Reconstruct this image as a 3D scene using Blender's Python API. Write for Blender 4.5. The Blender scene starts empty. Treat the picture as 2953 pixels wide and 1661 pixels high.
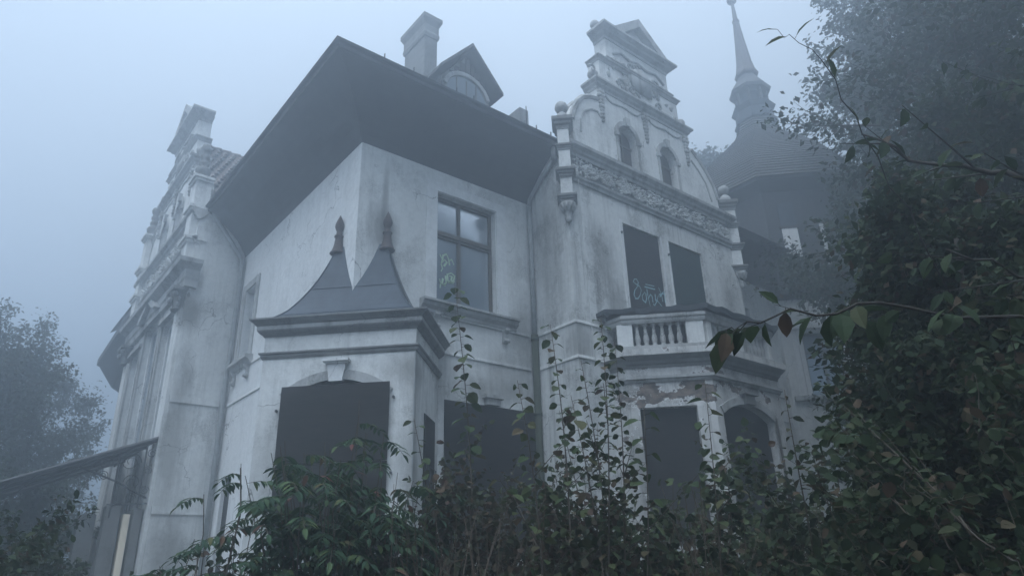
import bpy, math, random
import numpy as np
from mathutils import Matrix, Vector
R = math.radians
random.seed(7); rng = np.random.default_rng(7)
S2 = 2 ** -.5
sc = bpy.context.scene
COL = sc.collection

# ------------------------------------------------------------------ camera
cd = bpy.data.cameras.new('camera'); cam = bpy.data.objects.new('camera', cd); COL.objects.link(cam)
PIT, ROLL, AZ = .394525, -.0320547, .88104
fw = Vector((math.cos(AZ) * math.cos(PIT), math.sin(AZ) * math.cos(PIT), math.sin(PIT)))
r0 = Vector((math.sin(AZ), -math.cos(AZ), 0)); u0 = r0.cross(fw)
rr = r0 * math.cos(ROLL) + u0 * math.sin(ROLL); uu = -r0 * math.sin(ROLL) + u0 * math.cos(ROLL)
m = Matrix((rr, uu, -fw)).transposed().to_4x4(); m.translation = (-4.735, -9.929, 1.6)
cam.matrix_world = m
cd.sensor_width = 36; cd.lens = 36 * 1993.7 / 2953; cd.clip_start = .05; cd.clip_end = 600
sc.camera = cam
EYE = Vector((-4.735, -9.929, 1.6))

# ------------------------------------------------------------------ sky, sun, exposure
SUN_EL, SUN_AZ = R(66), R(200)        # azimuth measured from +X towards +Y
w = bpy.data.worlds.new('World'); sc.world = w; w.use_nodes = True
nt = w.node_tree; bg = nt.nodes['Background']
sky = nt.nodes.new('ShaderNodeTexSky'); sky.sky_type = 'NISHITA'; sky.sun_disc = False
sky.sun_elevation = SUN_EL; sky.sun_rotation = math.pi / 2 - SUN_AZ
sky.air_density = 1.0; sky.dust_density = 6.0; sky.ozone_density = 1.5
# an overcast deck evens the clear sky out: mix with a plain cloud tone
mx = nt.nodes.new('ShaderNodeMix'); mx.data_type = 'RGBA'; mx.inputs[0].default_value = .9
# overcast sky: the zenith is three times as bright as the horizon
tc = nt.nodes.new('ShaderNodeTexCoord'); sx = nt.nodes.new('ShaderNodeSeparateXYZ'); nt.links.new(tc.outputs['Generated'], sx.inputs[0])
mr = nt.nodes.new('ShaderNodeMapRange'); mr.inputs[1].default_value = 0; mr.inputs[2].default_value = 1
mr.inputs[3].default_value = .26; mr.inputs[4].default_value = 1.12; nt.links.new(sx.outputs[2], mr.inputs[0])
vm = nt.nodes.new('ShaderNodeVectorMath'); vm.operation = 'SCALE'; vm.inputs[0].default_value = (5.1, 6.1, 7.3)
nt.links.new(mr.outputs[0], vm.inputs['Scale']); nt.links.new(vm.outputs[0], mx.inputs[7])
nt.links.new(sky.outputs[0], mx.inputs[6]); nt.links.new(mx.outputs[2], bg.inputs[0])
bg.inputs[1].default_value = .11
sd = bpy.data.lights.new('sun', 'SUN'); sd.energy = 2.3; sd.angle = R(60); sd.color = (.84, .92, 1.0)
so = bpy.data.objects.new('sun', sd); COL.objects.link(so)
sdir = Vector((math.cos(SUN_EL) * math.cos(SUN_AZ), math.cos(SUN_EL) * math.sin(SUN_AZ), math.sin(SUN_EL)))
so.rotation_euler = sdir.to_track_quat('Z', 'Y').to_euler()
sc.view_settings.view_transform = 'Standard'; sc.view_settings.look = 'None'
sc.view_settings.gamma = 1; sc.view_settings.exposure = 0.70
sc.view_settings.use_curve_mapping = False
sc.cycles.use_denoising = True
sc.cycles.max_bounces = 6; sc.cycles.volume_bounces = 2; sc.cycles.transmission_bounces = 4
sc.cycles.diffuse_bounces = 3; sc.cycles.glossy_bounces = 2
HAZE_DENSITY, HAZE_G = .027, .78

# ------------------------------------------------------------------ materials
def nodes_of(name):
    mt = bpy.data.materials.new(name); mt.use_nodes = True
    return mt, mt.node_tree.nodes, mt.node_tree.links, mt.node_tree.nodes['Principled BSDF']

def simple(name, col, rough=.7, spec=.3, var=.25, scale=6, bump=.0, metallic=0, stretch=(1, 1, 1)):
    mt, N, L, P = nodes_of(name)
    g = N.new('ShaderNodeNewGeometry'); mp = N.new('ShaderNodeMapping'); mp.inputs['Scale'].default_value = stretch
    L.new(g.outputs['Position'], mp.inputs[0])
    n = N.new('ShaderNodeTexNoise'); n.inputs['Scale'].default_value = scale; n.inputs['Detail'].default_value = 6
    n.inputs['Roughness'].default_value = .65
    L.new(mp.outputs[0], n.inputs['Vector'])
    cr = N.new('ShaderNodeValToRGB'); L.new(n.outputs['Fac'], cr.inputs[0])
    cr.color_ramp.elements[0].position = .3; cr.color_ramp.elements[1].position = .72
    cr.color_ramp.elements[0].color = tuple(c * (1 - var) for c in col) + (1,)
    cr.color_ramp.elements[1].color = tuple(min(1, c * (1 + var)) for c in col) + (1,)
    L.new(cr.outputs[0], P.inputs['Base Color'])
    P.inputs['Roughness'].default_value = rough; P.inputs['Specular IOR Level'].default_value = spec
    P.inputs['Metallic'].default_value = metallic
    if bump:
        b = N.new('ShaderNodeBump'); b.inputs['Strength'].default_value = bump; b.inputs['Distance'].default_value = .02
        L.new(n.outputs['Fac'], b.inputs['Height']); L.new(b.outputs[0], P.inputs['Normal'])
    return mt

def plaster(name, base, grime=.45, peel=0.0, streak=.5, dirt_tone=(.085, .082, .075), stains=(), peel_at=None):
    """old lime render: broad tone drift, rain streaks, speckled algae, patches where the coat is lost"""
    mt, N, L, P = nodes_of(name)
    g = N.new('ShaderNodeNewGeometry')
    def noise(scale, detail, stretch=(1, 1, 1), rough=.6, off=(0, 0, 0)):
        mp = N.new('ShaderNodeMapping'); mp.inputs['Scale'].default_value = stretch; mp.inputs['Location'].default_value = off
        L.new(g.outputs['Position'], mp.inputs[0])
        n = N.new('ShaderNodeTexNoise'); n.inputs['Scale'].default_value = scale; n.inputs['Detail'].default_value = detail
        n.inputs['Roughness'].default_value = rough
        L.new(mp.outputs[0], n.inputs['Vector']); return n.outputs['Fac']
    def ramp(f, a, b, lo=0, hi=1):
        r = N.new('ShaderNodeMapRange'); r.inputs[1].default_value = a; r.inputs[2].default_value = b
        r.inputs[3].default_value = lo; r.inputs[4].default_value = hi; L.new(f, r.inputs[0]); return r.outputs[0]
    def mul(a, b):
        q = N.new('ShaderNodeMath'); q.operation = 'MULTIPLY'; L.new(a, q.inputs[0])
        if isinstance(b, (int, float)): q.inputs[1].default_value = b
        else: L.new(b, q.inputs[1])
        return q.outputs[0]
    def mix(f, a, b):
        q = N.new('ShaderNodeMix'); q.data_type = 'RGBA'
        if isinstance(f, (int, float)): q.inputs[0].default_value = f
        else: L.new(f, q.inputs[0])
        for k, v in ((6, a), (7, b)):
            if isinstance(v, tuple): q.inputs[k].default_value = v + (1,)
            else: L.new(v, q.inputs[k])
        return q.outputs[2]
    broad = noise(.55, 4); fine = noise(9, 8, rough=.7); spk = noise(38, 6, rough=.75)
    stk = noise(1.0, 7, (5.5, 5.5, .28), .7, (3, 1, 0)); stk2 = noise(1.0, 5, (14, 14, .5), .7, (0, 7, 0))
    # hairline cracks, here and there
    wv = N.new('ShaderNodeVectorMath'); wv.operation = 'SCALE'; nz_ = N.new('ShaderNodeTexNoise'); nz_.inputs['Scale'].default_value = 2.2; nz_.inputs['Detail'].default_value = 4
    L.new(g.outputs['Position'], nz_.inputs['Vector']); L.new(nz_.outputs['Color'], wv.inputs[0]); wv.inputs['Scale'].default_value = .8
    av = N.new('ShaderNodeVectorMath'); av.operation = 'ADD'; L.new(wv.outputs[0], av.inputs[0]); L.new(g.outputs['Position'], av.inputs[1])
    vo = N.new('ShaderNodeTexVoronoi'); vo.feature = 'DISTANCE_TO_EDGE'; vo.inputs['Scale'].default_value = .8; L.new(av.outputs[0], vo.inputs['Vector'])
    crack = mul(mul(ramp(vo.outputs['Distance'], .009, .002), ramp(noise(.9, 2, off=(5, 5, 1)), .50, .62)), .75)
    stkbase = noise(1.0, 7, (3.5, 3.5, 1.1), .7, (2, 4, 6))
    c = mix(ramp(broad, .3, .7), tuple(x * .86 for x in base), base)
    c = mix(mul(ramp(fine, .40, .72), .5), c, tuple(x * .6 for x in base))
    c = mix(mul(mul(ramp(stk, .50, .70), ramp(broad, .36, .62)), streak), c, dirt_tone)
    c = mix(mul(mul(ramp(stk2, .52, .72), ramp(noise(.8, 3, off=(9, 2, 5)), .42, .66)), streak * .8), c, dirt_tone)
    blot = noise(1.7, 9, (1, 1, .7), .72, (4, 9, 2))
    c = mix(mul(mul(ramp(blot, .50, .62), ramp(spk, .36, .58)), grime), c, dirt_tone)
    for (px, py, pz, rx, ry, rz_, amt) in stains:
        mp = N.new('ShaderNodeVectorMath'); mp.operation = 'SUBTRACT'; L.new(g.outputs['Position'], mp.inputs[0]); mp.inputs[1].default_value = (px, py, pz)
        dv = N.new('ShaderNodeVectorMath'); dv.operation = 'DIVIDE'; L.new(mp.outputs[0], dv.inputs[0]); dv.inputs[1].default_value = (rx, ry, rz_)
        ln = N.new('ShaderNodeVectorMath'); ln.operation = 'LENGTH'; L.new(dv.outputs[0], ln.inputs[0])
        ws = N.new('ShaderNodeMath'); ws.operation = 'MULTIPLY_ADD'; L.new(stkbase, ws.inputs[0]); ws.inputs[1].default_value = 1.1; L.new(ln.outputs['Value'], ws.inputs[2])
        c = mix(mul(ramp(ws.outputs[0], 1.45, .85), amt), c, dirt_tone)
    c = mix(crack, c, (.07, .065, .06))
    h = fine
    if peel > 0:
        pn = noise(1.9, 8, (1, 1, 1.6), .66, (1.7, 5.2, 8.1))
        if peel_at:      # the coat has come off mostly round one spot
            mp = N.new('ShaderNodeVectorMath'); mp.operation = 'SUBTRACT'; L.new(g.outputs['Position'], mp.inputs[0]); mp.inputs[1].default_value = peel_at[0]
            dv = N.new('ShaderNodeVectorMath'); dv.operation = 'DIVIDE'; L.new(mp.outputs[0], dv.inputs[0]); dv.inputs[1].default_value = peel_at[1]
            ln = N.new('ShaderNodeVectorMath'); ln.operation = 'LENGTH'; L.new(dv.outputs[0], ln.inputs[0])
            ad = N.new('ShaderNodeMath'); ad.operation = 'ADD'; L.new(pn, ad.inputs[0]); L.new(ramp(ln.outputs['Value'], .3, 1.5, .05, -.10), ad.inputs[1]); pn = ad.outputs[0]
        e = ramp(pn, .60 - peel * .2, .612 - peel * .2)
        brk = mix(ramp(noise(6, 5, (1, 1, 2)), .4, .6), (.23, .185, .16), (.09, .08, .072))
        edge = ramp(pn, .582 - peel * .2, .60 - peel * .2)
        c = mix(mul(edge, .8), c, tuple(min(.86, x * 1.45) for x in base))
        c = mix(e, c, brk)
        q = N.new('ShaderNodeMath'); q.operation = 'MULTIPLY_ADD'; L.new(e, q.inputs[0]); q.inputs[1].default_value = -1.6
        L.new(fine, q.inputs[2]); h = q.outputs[0]
    L.new(c, P.inputs['Base Color']); P.inputs['Roughness'].default_value = .93; P.inputs['Specular IOR Level'].default_value = .12
    b = N.new('ShaderNodeBump'); b.inputs['Strength'].default_value = .55; b.inputs['Distance'].default_value = .02
    L.new(h, b.inputs['Height']); L.new(b.outputs[0], P.inputs['Normal'])
    return mt

def leafmat(name, cols, rough=.75, transl=.3):
    """leaf colour differs from leaf to leaf (random per island and per object)"""
    mt, N, L, P = nodes_of(name)
    g = N.new('ShaderNodeNewGeometry'); oi = N.new('ShaderNodeObjectInfo')
    ad = N.new('ShaderNodeMath'); ad.operation = 'ADD'; L.new(g.outputs['Random Per Island'], ad.inputs[0]); L.new(oi.outputs['Random'], ad.inputs[1])
    fr = N.new('ShaderNodeMath'); fr.operation = 'FRACT'; L.new(ad.outputs[0], fr.inputs[0])
    cr = N.new('ShaderNodeValToRGB'); L.new(fr.outputs[0], cr.inputs[0])
    els = cr.color_ramp.elements
    while len(els) < len(cols): els.new(.5)
    for i, (p, c) in enumerate(cols): els[i].position = p; els[i].color = c + (1,)
    L.new(cr.outputs[0], P.inputs['Base Color'])
    P.inputs['Roughness'].default_value = rough; P.inputs['Specular IOR Level'].default_value = .12
    tr = N.new('ShaderNodeBsdfTranslucent'); L.new(cr.outputs[0], tr.inputs[0])
    ms = N.new('ShaderNodeMixShader'); ms.inputs[0].default_value = transl
    out = N['Material Output']; L.new(P.outputs[0], ms.inputs[1]); L.new(tr.outputs[0], ms.inputs[2]); L.new(ms.outputs[0], out.inputs[0])
    return mt

M = {}
M['plaster'] = plaster('lime_plaster', (.72, .72, .70), grime=.45, streak=.42, stains=[
    (.52, 0, 8.0, .10, .3, 1.0, .5), (.50, 0, 7.4, .42, .3, .75, .6), (3.75, 0, 5.9, .55, .4, 1.3, .5), (3.3, 0, 5.1, .9, .4, .6, .35),
    (-1.0, 6.1, 4.6, .35, .4, 2.6, .5), (-1.1, 6.1, 7.4, .5, .4, .7, .75), (-.8, 6.1, 2.2, .6, .4, .9, .5), (.62, -1.25, 4.4, .5, .5, .9, .4), (.55, -1.2, 2.9, .4, .4, 1.4, .5), (.6, -1.2, 4.55, .9, .9, .30, .35), (-.9, .5, 3.0, .6, .6, 1.6, .3), (1.75, 0, 4.7, .5, .5, .8, .4), (3.0, 0, 4.75, 1.2, .4, .35, .4), (2.4, 0, 6.0, 1.4, .4, .22, .35)])
M['plaster_clean'] = plaster('newer_plaster', (.76, .76, .75), grime=.2, streak=.2)
M['plaster_worn'] = plaster('worn_plaster', (.70, .70, .68), grime=.75, streak=.75, stains=[
    (4.1, -.6, 7.6, .4, .9, 2.2, .5), (4.9, -1.2, 7.6, .5, .3, 1.1, .5), (5.2, -1.2, 6.6, .5, .4, .7, .5), (4.1, -1.2, 5.6, .5, .5, .6, .45), (9.3, -1.2, 7.6, .5, .4, 1.0, .3)])
M['plaster_peel'] = plaster('peeling_plaster', (.62, .61, .59), grime=.9, streak=.85, peel=.42, peel_at=((5.3, -2.1, 4.62), (1.3, 1.2, .40)), stains=[(5.0, -1.7, 3.0, .5, .5, 1.6, .5)])
M['stone'] = plaster('weathered_stone_trim', (.45, .45, .44), grime=.85, streak=.7)
M['stone_dark'] = plaster('sooty_stone_trim', (.22, .22, .215), grime=.9, streak=.8)
M['soffit'] = simple('dark_eaves_boarding', (.055, .055, .058), .8, .2, .2, 3)
M['roofing'] = simple('dark_roofing', (.06, .058, .058), .7, .3, .3, 5)
M['slate'] = simple('slate_sheet', (.06, .072, .088), .6, .2, .3, 4, .15, stretch=(1, 1, .5))
M['rust'] = simple('rusty_zinc', (.07, .052, .048), .7, .3, .35, 14, .2)
M['tile'] = simple('clay_tile', (.12, .098, .092), .75, .3, .4, 12, .2)
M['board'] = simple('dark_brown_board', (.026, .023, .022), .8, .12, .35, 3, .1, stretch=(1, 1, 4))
M['board_green'] = simple('dark_green_board', (.022, .038, .035), .7, .15, .25, 3)
M['wood'] = simple('brown_window_wood', (.10, .085, .07), .7, .3, .3, 18, .1)
M['iron'] = simple('black_iron', (.03, .03, .032), .6, .4, .3, 20, .1)
M['pipe_grey'] = simple('grey_painted_pipe', (.27, .28, .28), .6, .3, .25, 8)
M['pipe_green'] = simple('mossy_pipe', (.055, .062, .042), .8, .2, .5, 9, .1, stretch=(1, 1, .3))
M['felt'] = simple('torn_roofing_felt', (.045, .05, .055), .6, .4, .4, 8, .3)
M['cream'] = simple('lit_beige_panel', (.92, .80, .62), .8, .2, .06, 3)  # brightness of a lit wall put into this colour
M['white_wire'] = simple('white_cable', (.62, .62, .6), .6, .3, .1, 3)
M['graffiti_pale'] = simple('pale_spray_paint', (.36, .56, .60), .8, .1, .15, 20)
M['graffiti_yellow'] = simple('yellow_green_spray_paint', (.48, .62, .44), .8, .1, .15, 20)
M['curtain'] = simple('grey_net_curtain', (.20, .22, .24), .9, .1, .15, 5, stretch=(4, 4, .3))
M['timber'] = simple('dark_timber', (.06, .05, .045), .8, .2, .3, 8)
M['dark_cladding'] = simple('dark_slate_cladding', (.05, .05, .054), .7, .3, .3, 7)
M['bark'] = simple('bark', (.075, .065, .055), .9, .15, .35, 16, .3)
M['dark_twig'] = simple('wet_dark_twig', (.035, .03, .025), .8, .2, .3, 20, .2)
M['twig'] = simple('twig_bark', (.085, .07, .055), .85, .2, .3, 20)
M['soil'] = simple('leaf_litter_soil', (.06, .052, .04), .95, .1, .4, 2.5, .3)
M['moss_glass'] = simple('dirty_canopy_glass', (.05, .055, .055), .6, .3, .3, 5)
M['leaf_hazel'] = leafmat('hazel_leaves', [(0, (.040, .062, .030)), (.45, (.058, .085, .036)), (.75, (.085, .10, .045)), (.9, (.11, .085, .05)), (1, (.075, .05, .036))])
M['leaf_ash'] = leafmat('ash_leaves', [(0, (.028, .056, .034)), (.5, (.042, .080, .044)), (.85, (.058, .095, .046)), (.96, (.10, .13, .05)), (1, (.13, .05, .045))])
M['leaf_dark'] = leafmat('dark_leaves', [(0, (.022, .036, .018)), (.5, (.034, .052, .025)), (.85, (.048, .060, .030)), (.95, (.075, .055, .035)), (1, (.07, .045, .03))])
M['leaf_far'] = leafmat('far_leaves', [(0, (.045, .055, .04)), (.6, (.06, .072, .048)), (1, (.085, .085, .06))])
M['leaf_autumn'] = leafmat('turning_leaves', [(0, (.036, .048, .026)), (.4, (.050, .058, .032)), (.7, (.066, .058, .038)), (.88, (.09, .058, .044)), (1, (.12, .09, .055))])
M['dead_stem'] = simple('dead_stems', (.11, .085, .065), .9, .1, .3, 20)

def glass(name, tint, rough=.06):
    mt, N, L, P = nodes_of(name)
    P.inputs['Base Color'].default_value = tint + (1,); P.inputs['Roughness'].default_value = rough
    P.inputs['Specular IOR Level'].default_value = .35; P.inputs['Transmission Weight'].default_value = .6
    P.inputs['IOR'].default_value = 1.45
    return mt
M['glass'] = glass('old_window_glass', (.30, .36, .42), .12)

# ------------------------------------------------------------------ mesh helpers
class MB:
    def __init__(s): s.v = []; s.f = []
    def add(s, vs, fs):
        b = len(s.v); s.v += [tuple(p) for p in vs]; s.f += [tuple(i + b for i in f) for f in fs]; return s
    def box(s, a, b, T=None):
        (x0, y0, z0), (x1, y1, z1) = a, b
        vs = [(x0, y0, z0), (x1, y0, z0), (x1, y1, z0), (x0, y1, z0), (x0, y0, z1), (x1, y0, z1), (x1, y1, z1), (x0, y1, z1)]
        if T: vs = [T(*p) for p in vs]
        return s.add(vs, [(0, 3, 2, 1), (4, 5, 6, 7), (0, 1, 5, 4), (1, 2, 6, 5), (2, 3, 7, 6), (3, 0, 4, 7)])
    def poly(s, pts, depth_vec):
        n = len(pts); d = Vector(depth_vec)
        vs = [Vector(p) for p in pts] + [Vector(p) + d for p in pts]
        return s.add(vs, [tuple(range(n)), tuple(range(2 * n - 1, n - 1, -1))] + [(i, i + n, (i + 1) % n + n, (i + 1) % n) for i in range(n)])
    def lathe(s, prof, origin=(0, 0, 0), n=12, rot=0, square=False):
        ox, oy, oz = origin; b = []
        k = 4 if square else n
        for r, z in prof:
            for i in range(k):
                a = rot + 2 * math.pi * (i + (.5 if square else 0)) / k
                rr_ = r * (2 ** .5 if square else 1)
                b.append((ox + rr_ * math.cos(a), oy + rr_ * math.sin(a), oz + z))
        fs = []
        for j in range(len(prof) - 1):
            for i in range(k):
                fs.append((j * k + i, j * k + (i + 1) % k, (j + 1) * k + (i + 1) % k, (j + 1) * k + i))
        fs.append(tuple(range(k - 1, -1, -1))); fs.append(tuple((len(prof) - 1) * k + i for i in range(k)))
        return s.add(b, fs)
    def tube(s, pts, r, n=6):
        pts = [Vector(p) for p in pts]; k = len(pts)
        rs = r if isinstance(r, (list, tuple, np.ndarray)) else [r] * k
        vs = []; up = Vector((0.13, .21, 1)).normalized()
        for i, p in enumerate(pts):
            t = (pts[min(i + 1, k - 1)] - pts[max(i - 1, 0)])
            t = t.normalized() if t.length > 1e-9 else Vector((0, 0, 1))
            a = t.cross(up)
            if a.length < .05: a = t.cross(Vector((1, 0, 0)))
            a.normalize(); b = t.cross(a)
            for j in range(n):
                q = 2 * math.pi * j / n
                vs.append(p + (a * math.cos(q) + b * math.sin(q)) * rs[i])
        fs = [(i * n + j, i * n + (j + 1) % n, (i + 1) * n + (j + 1) % n, (i + 1) * n + j) for i in range(k - 1) for j in range(n)]
        fs += [tuple(range(n - 1, -1, -1)), tuple((k - 1) * n + j for j in range(n))]
        return s.add(vs, fs)
    def sweep(s, path, prof, closed=False, cap=True):
        """prof: closed list of (out, z); path: xy points travelled with the outside on the right hand"""
        P = [Vector((p[0], p[1])) for p in path]; k = len(P); vs = []
        for i in range(k):
            def dirn(a, b): d = (P[b] - P[a]); d.normalize(); return Vector((d.y, -d.x))
            if closed: n1, n2 = dirn((i - 1) % k, i), dirn(i, (i + 1) % k)
            else:
                n1 = dirn(i - 1, i) if i > 0 else None; n2 = dirn(i, i + 1) if i < k - 1 else None
                n1 = n1 or n2; n2 = n2 or n1
            mi = n1 + n2; mi.normalize(); q = max(.3, mi.dot(n1)); mi /= q
            for o, z in prof: vs.append((P[i].x + mi.x * o, P[i].y + mi.y * o, z))
        m_ = len(prof); fs = []
        for i in range(k if closed else k - 1):
            a, b = i * m_, ((i + 1) % k) * m_
            for j in range(m_): fs.append((a + j, b + j, b + (j + 1) % m_, a + (j + 1) % m_))
        if cap and not closed: fs += [tuple(range(m_)), tuple((k - 1) * m_ + j for j in range(m_ - 1, -1, -1))]
        return s.add(vs, fs)
    def sphere(s, c, r, nu=10, nv=7, sx=1, sz=1):
        prof = [(max(.001, r * math.sin(math.pi * j / nv)), -r * sz * math.cos(math.pi * j / nv)) for j in range(nv + 1)]
        return s.lathe(prof, c, nu)

def frame(o, u, n):
    o, u, n = Vector(o), Vector(u), Vector(n)
    return lambda a, b, c: o + u * a + n * b + Vector((0, 0, c))
FB = frame((0, 0, 0), (1, 0, 0), (0, -1, 0))                 # the right-hand garden wall, a = X
FA = frame((0, 0, 0), (0, 1, 0), (-1, 0, 0))                 # the left-hand garden wall, a = Y
FGR = frame((0, -1.2, 0), (1, 0, 0), (0, -1, 0))             # front of the right gable wing
FGL = frame((-1.2, 0, 0), (0, 1, 0), (-1, 0, 0))             # front of the left gable wing
FC = frame((-.45 * S2, -.45 * S2, 0), (S2, -S2, 0), (-S2, -S2, 0))       # front of the corner bay
FCS = frame((-.45 * S2 + 1.216 * S2, -.45 * S2 - 1.216 * S2, 0), (S2, S2, 0), (S2, -S2, 0))   # its right side, a runs to the house
FO = frame((4.85, -1.6, 0), (S2, -S2, 0), (-S2, -S2, 0))     # slanted face of the balcony bay
FOF = frame((0, -2.68, 0), (1, 0, 0), (0, -1, 0))            # its front face
FT = frame((13.6, 0, 0), (S2, -S2, 0), (-S2, -S2, 0))        # garden facet of the tower

def mesh_obj(name, mb, mat, parent=None, smooth=False, **props):
    me = bpy.data.meshes.new(name); me.from_pydata([tuple(v) for v in mb.v], [], mb.f); me.validate(); me.update()
    o = bpy.data.objects.new(name, me); COL.objects.link(o)
    me.materials.append(M[mat] if isinstance(mat, str) else mat)
    if smooth:
        me.polygons.foreach_set('use_smooth', [True] * len(me.polygons))
    if parent:
        o.parent = parent; o.matrix_parent_inverse = PINV[parent.name]
    for k, v in props.items(): o[k] = v
    return o
PINV = {}
def register(o, mw):
    PINV[o.name] = mw.inverted()
def thing(name, loc, label, cat, group=None):
    o = bpy.data.objects.new(name, None); COL.objects.link(o); o.location = loc; o.empty_display_size = .3
    o['label'] = label; o['category'] = cat
    if group: o['group'] = group
    PINV[o.name] = Matrix.Translation(loc).inverted(); return o
def part(name, mb, mat, parent, smooth=False, **props):
    o = mesh_obj(name, mb, mat, parent, smooth, **props)
    PINV[o.name] = Matrix.Identity(4); return o
def copy_of(o, parent, mat4):
    c = o.copy(); COL.objects.link(c); c.parent = parent
    c.matrix_parent_inverse = PINV[parent.name]; c.matrix_basis = mat4; return c

def wall(mb, T, a0, a1, c0, c1, holes=(), th=.3):
    """front sheet of a wall with openings (a0,a1,c0,c1,rise) and their reveals"""
    A = sorted({a0, a1, *[h[0] for h in holes], *[h[1] for h in holes]}); C = sorted({c0, c1, *[h[2] for h in holes], *[h[3] for h in holes]})
    for i in range(len(A) - 1):
        for j in range(len(C) - 1):
            am, cm = (A[i] + A[i + 1]) / 2, (C[j] + C[j + 1]) / 2
            if any(h[0] < am < h[1] and h[2] < cm < h[3] for h in holes): continue
            mb.add([T(A[i], 0, C[j]), T(A[i + 1], 0, C[j]), T(A[i + 1], 0, C[j + 1]), T(A[i], 0, C[j + 1])], [(0, 1, 2, 3)])
    for h in holes:
        x0, x1, z0, z1 = h[:4]; rise = h[4] if len(h) > 4 else 0
        zs = z1 - rise
        for q in (((x0, z0), (x0, zs)), ((x1, zs), (x1, z0)), ((x1, z0), (x0, z0))):
            (p, s_), (p2, s2) = q
            mb.add([T(p, 0, s_), T(p, -th, s_), T(p2, -th, s2), T(p2, 0, s2)], [(0, 1, 2, 3)])
        n = 14 if rise else 1; hw = (x1 - x0) / 2
        arc = []
        for k in range(n + 1):
            x = x0 + (x1 - x0) * k / n
            if rise:
                rad = (hw * hw + rise * rise) / (2 * rise); z = z1 - rad + math.sqrt(max(0, rad * rad - (x - x0 - hw) ** 2))
            else: z = z1
            arc.append((x, z))
        for k in range(n):
            (xa, za), (xb, zb) = arc[k], arc[k + 1]
            mb.add([T(xa, 0, za), T(xa, -th, za), T(xb, -th, zb), T(xb, 0, zb)], [(0, 1, 2, 3)])
            if rise: mb.add([T(xa, 0, za), T(xb, 0, zb), T(xb, 0, z1), T(xa, 0, z1)], [(0, 1, 2, 3)])
    return mb

def arch_band(mb, T, xc, hw, z_crown, rise, wdt, proud, flat=0):
    rad = (hw * hw + rise * rise) / (2 * rise); zc = z_crown - rad; half = math.asin(min(1, hw / rad)); n = 12
    for k in range(n):
        qs = []
        for a in (-half + 2 * half * k / n, -half + 2 * half * (k + 1) / n):
            for r_ in (rad, rad + wdt): qs.append((xc + r_ * math.sin(a), zc + r_ * math.cos(a)))
        v = [T(x, b, z) for b in (-.02, proud) for x, z in qs]
        mb.add(v, [(4, 6, 7, 5), (0, 2, 6, 4), (1, 5, 7, 3), (0, 4, 5, 1), (2, 3, 7, 6)])
    return mb

def band(path, z0, z1, proud, lip=.02):
    return [(-.05, z0), (proud, z0), (proud, z1 - .03), (proud + lip, z1 - .03), (proud + lip, z1), (-.05, z1)]

# ================================================================== GROUND
g = MB(); n_ = 24
for i in range(n_ + 1):
    for j in range(n_ + 1):
        x = -70 + 160 * i / n_; y = -60 + 160 * j / n_
        g.v.append((x, y, .05 * math.sin(x * 1.3) * math.cos(y * .9)))
for i in range(n_):
    for j in range(n_):
        a = i * (n_ + 1) + j; g.f.append((a, a + n_ + 1, a + n_ + 2, a + 1))
mesh_obj('ground', g, 'soil', smooth=True, kind='structure')

# ================================================================== VILLA
villa = thing('villa', (4, 3, 0), 'derelict pale plastered villa with ornate stepped gables, corner bay and pointed tower', 'villa')
z_top = 9.06
wb = MB()
big = (1.87, 3.9, 1.9, 4.40); win = (1.66, 3.06, 6.27, 8.55)
wall(wb, FB, 0, 4.0, 0, z_top + .3, [big, win])
wb2 = part('garden_wall', wb, 'plaster', villa)
wa = MB(); holeA = (5.02, 5.9, 6.2, 7.95); lowA = (5.12, 5.68, .9, 3.72)
wall(wa, FA, 0, 6.1, 0, z_top + .3, [(4.98, 5.62, 6.2, 7.95), lowA])
part('garden_wall', wa, 'plaster_clean', villa)
wr = MB(); wall(wr, frame((4.0, 0, 0), (0, -1, 0), (-1, 0, 0)), 0, 1.2, 0, 10.0)
wall(wr, FGR, 4.0, 9.9, 0, 10.0, [(5.6, 6.86, 6.0, 8.6), (7.14, 8.4, 6.0, 8.6)])
wall(wr, frame((9.9, -1.2, 0), (0, 1, 0), (1, 0, 0)), 0, 1.4, 0, 10.0)
part('gable_wing_wall', wr, 'plaster_worn', villa)
wl = MB(); wall(wl, frame((-1.2, 6.1, 0), (1, 0, 0), (0, -1, 0)), 0, 1.2, 0, 10.0)
wall(wl, FGL, 6.1, 11.9, 0, 10.0, [(6.75, 7.85, 3.2, 7.5), (8.25, 9.75, 3.2, 7.9), (10.1, 11.1, 3.2, 7.5), (8.2, 9.5, 0, 2.9)], th=.35)
wall(wl, frame((-1.2, 11.9, 0), (1, 0, 0), (0, 1, 0)), 0, 1.2, 0, 10.0)
part('gable_wing_wall', wl, 'plaster', villa)
wf = MB(); wall(wf, frame((9.9, .1, 0), (1, 0, 0), (0, -1, 0)), 0, 3.8, 0, 9.3, [(1.2, 2.4, 6.4, 8.45)])
part('connecting_wall', wf, 'plaster', villa)
wg = MB(); wall(wg, FA, 11.9, 17.0, 0, 8.6)
part('far_wall', wg, 'plaster_clean', villa)
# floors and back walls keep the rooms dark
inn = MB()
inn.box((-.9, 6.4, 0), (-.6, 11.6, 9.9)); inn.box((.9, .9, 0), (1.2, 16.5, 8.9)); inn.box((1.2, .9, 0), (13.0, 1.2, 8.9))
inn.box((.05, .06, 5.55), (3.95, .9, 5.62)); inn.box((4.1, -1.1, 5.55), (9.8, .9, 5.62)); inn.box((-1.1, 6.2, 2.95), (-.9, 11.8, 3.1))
part('inner_wall', inn, 'board', villa)

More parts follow.
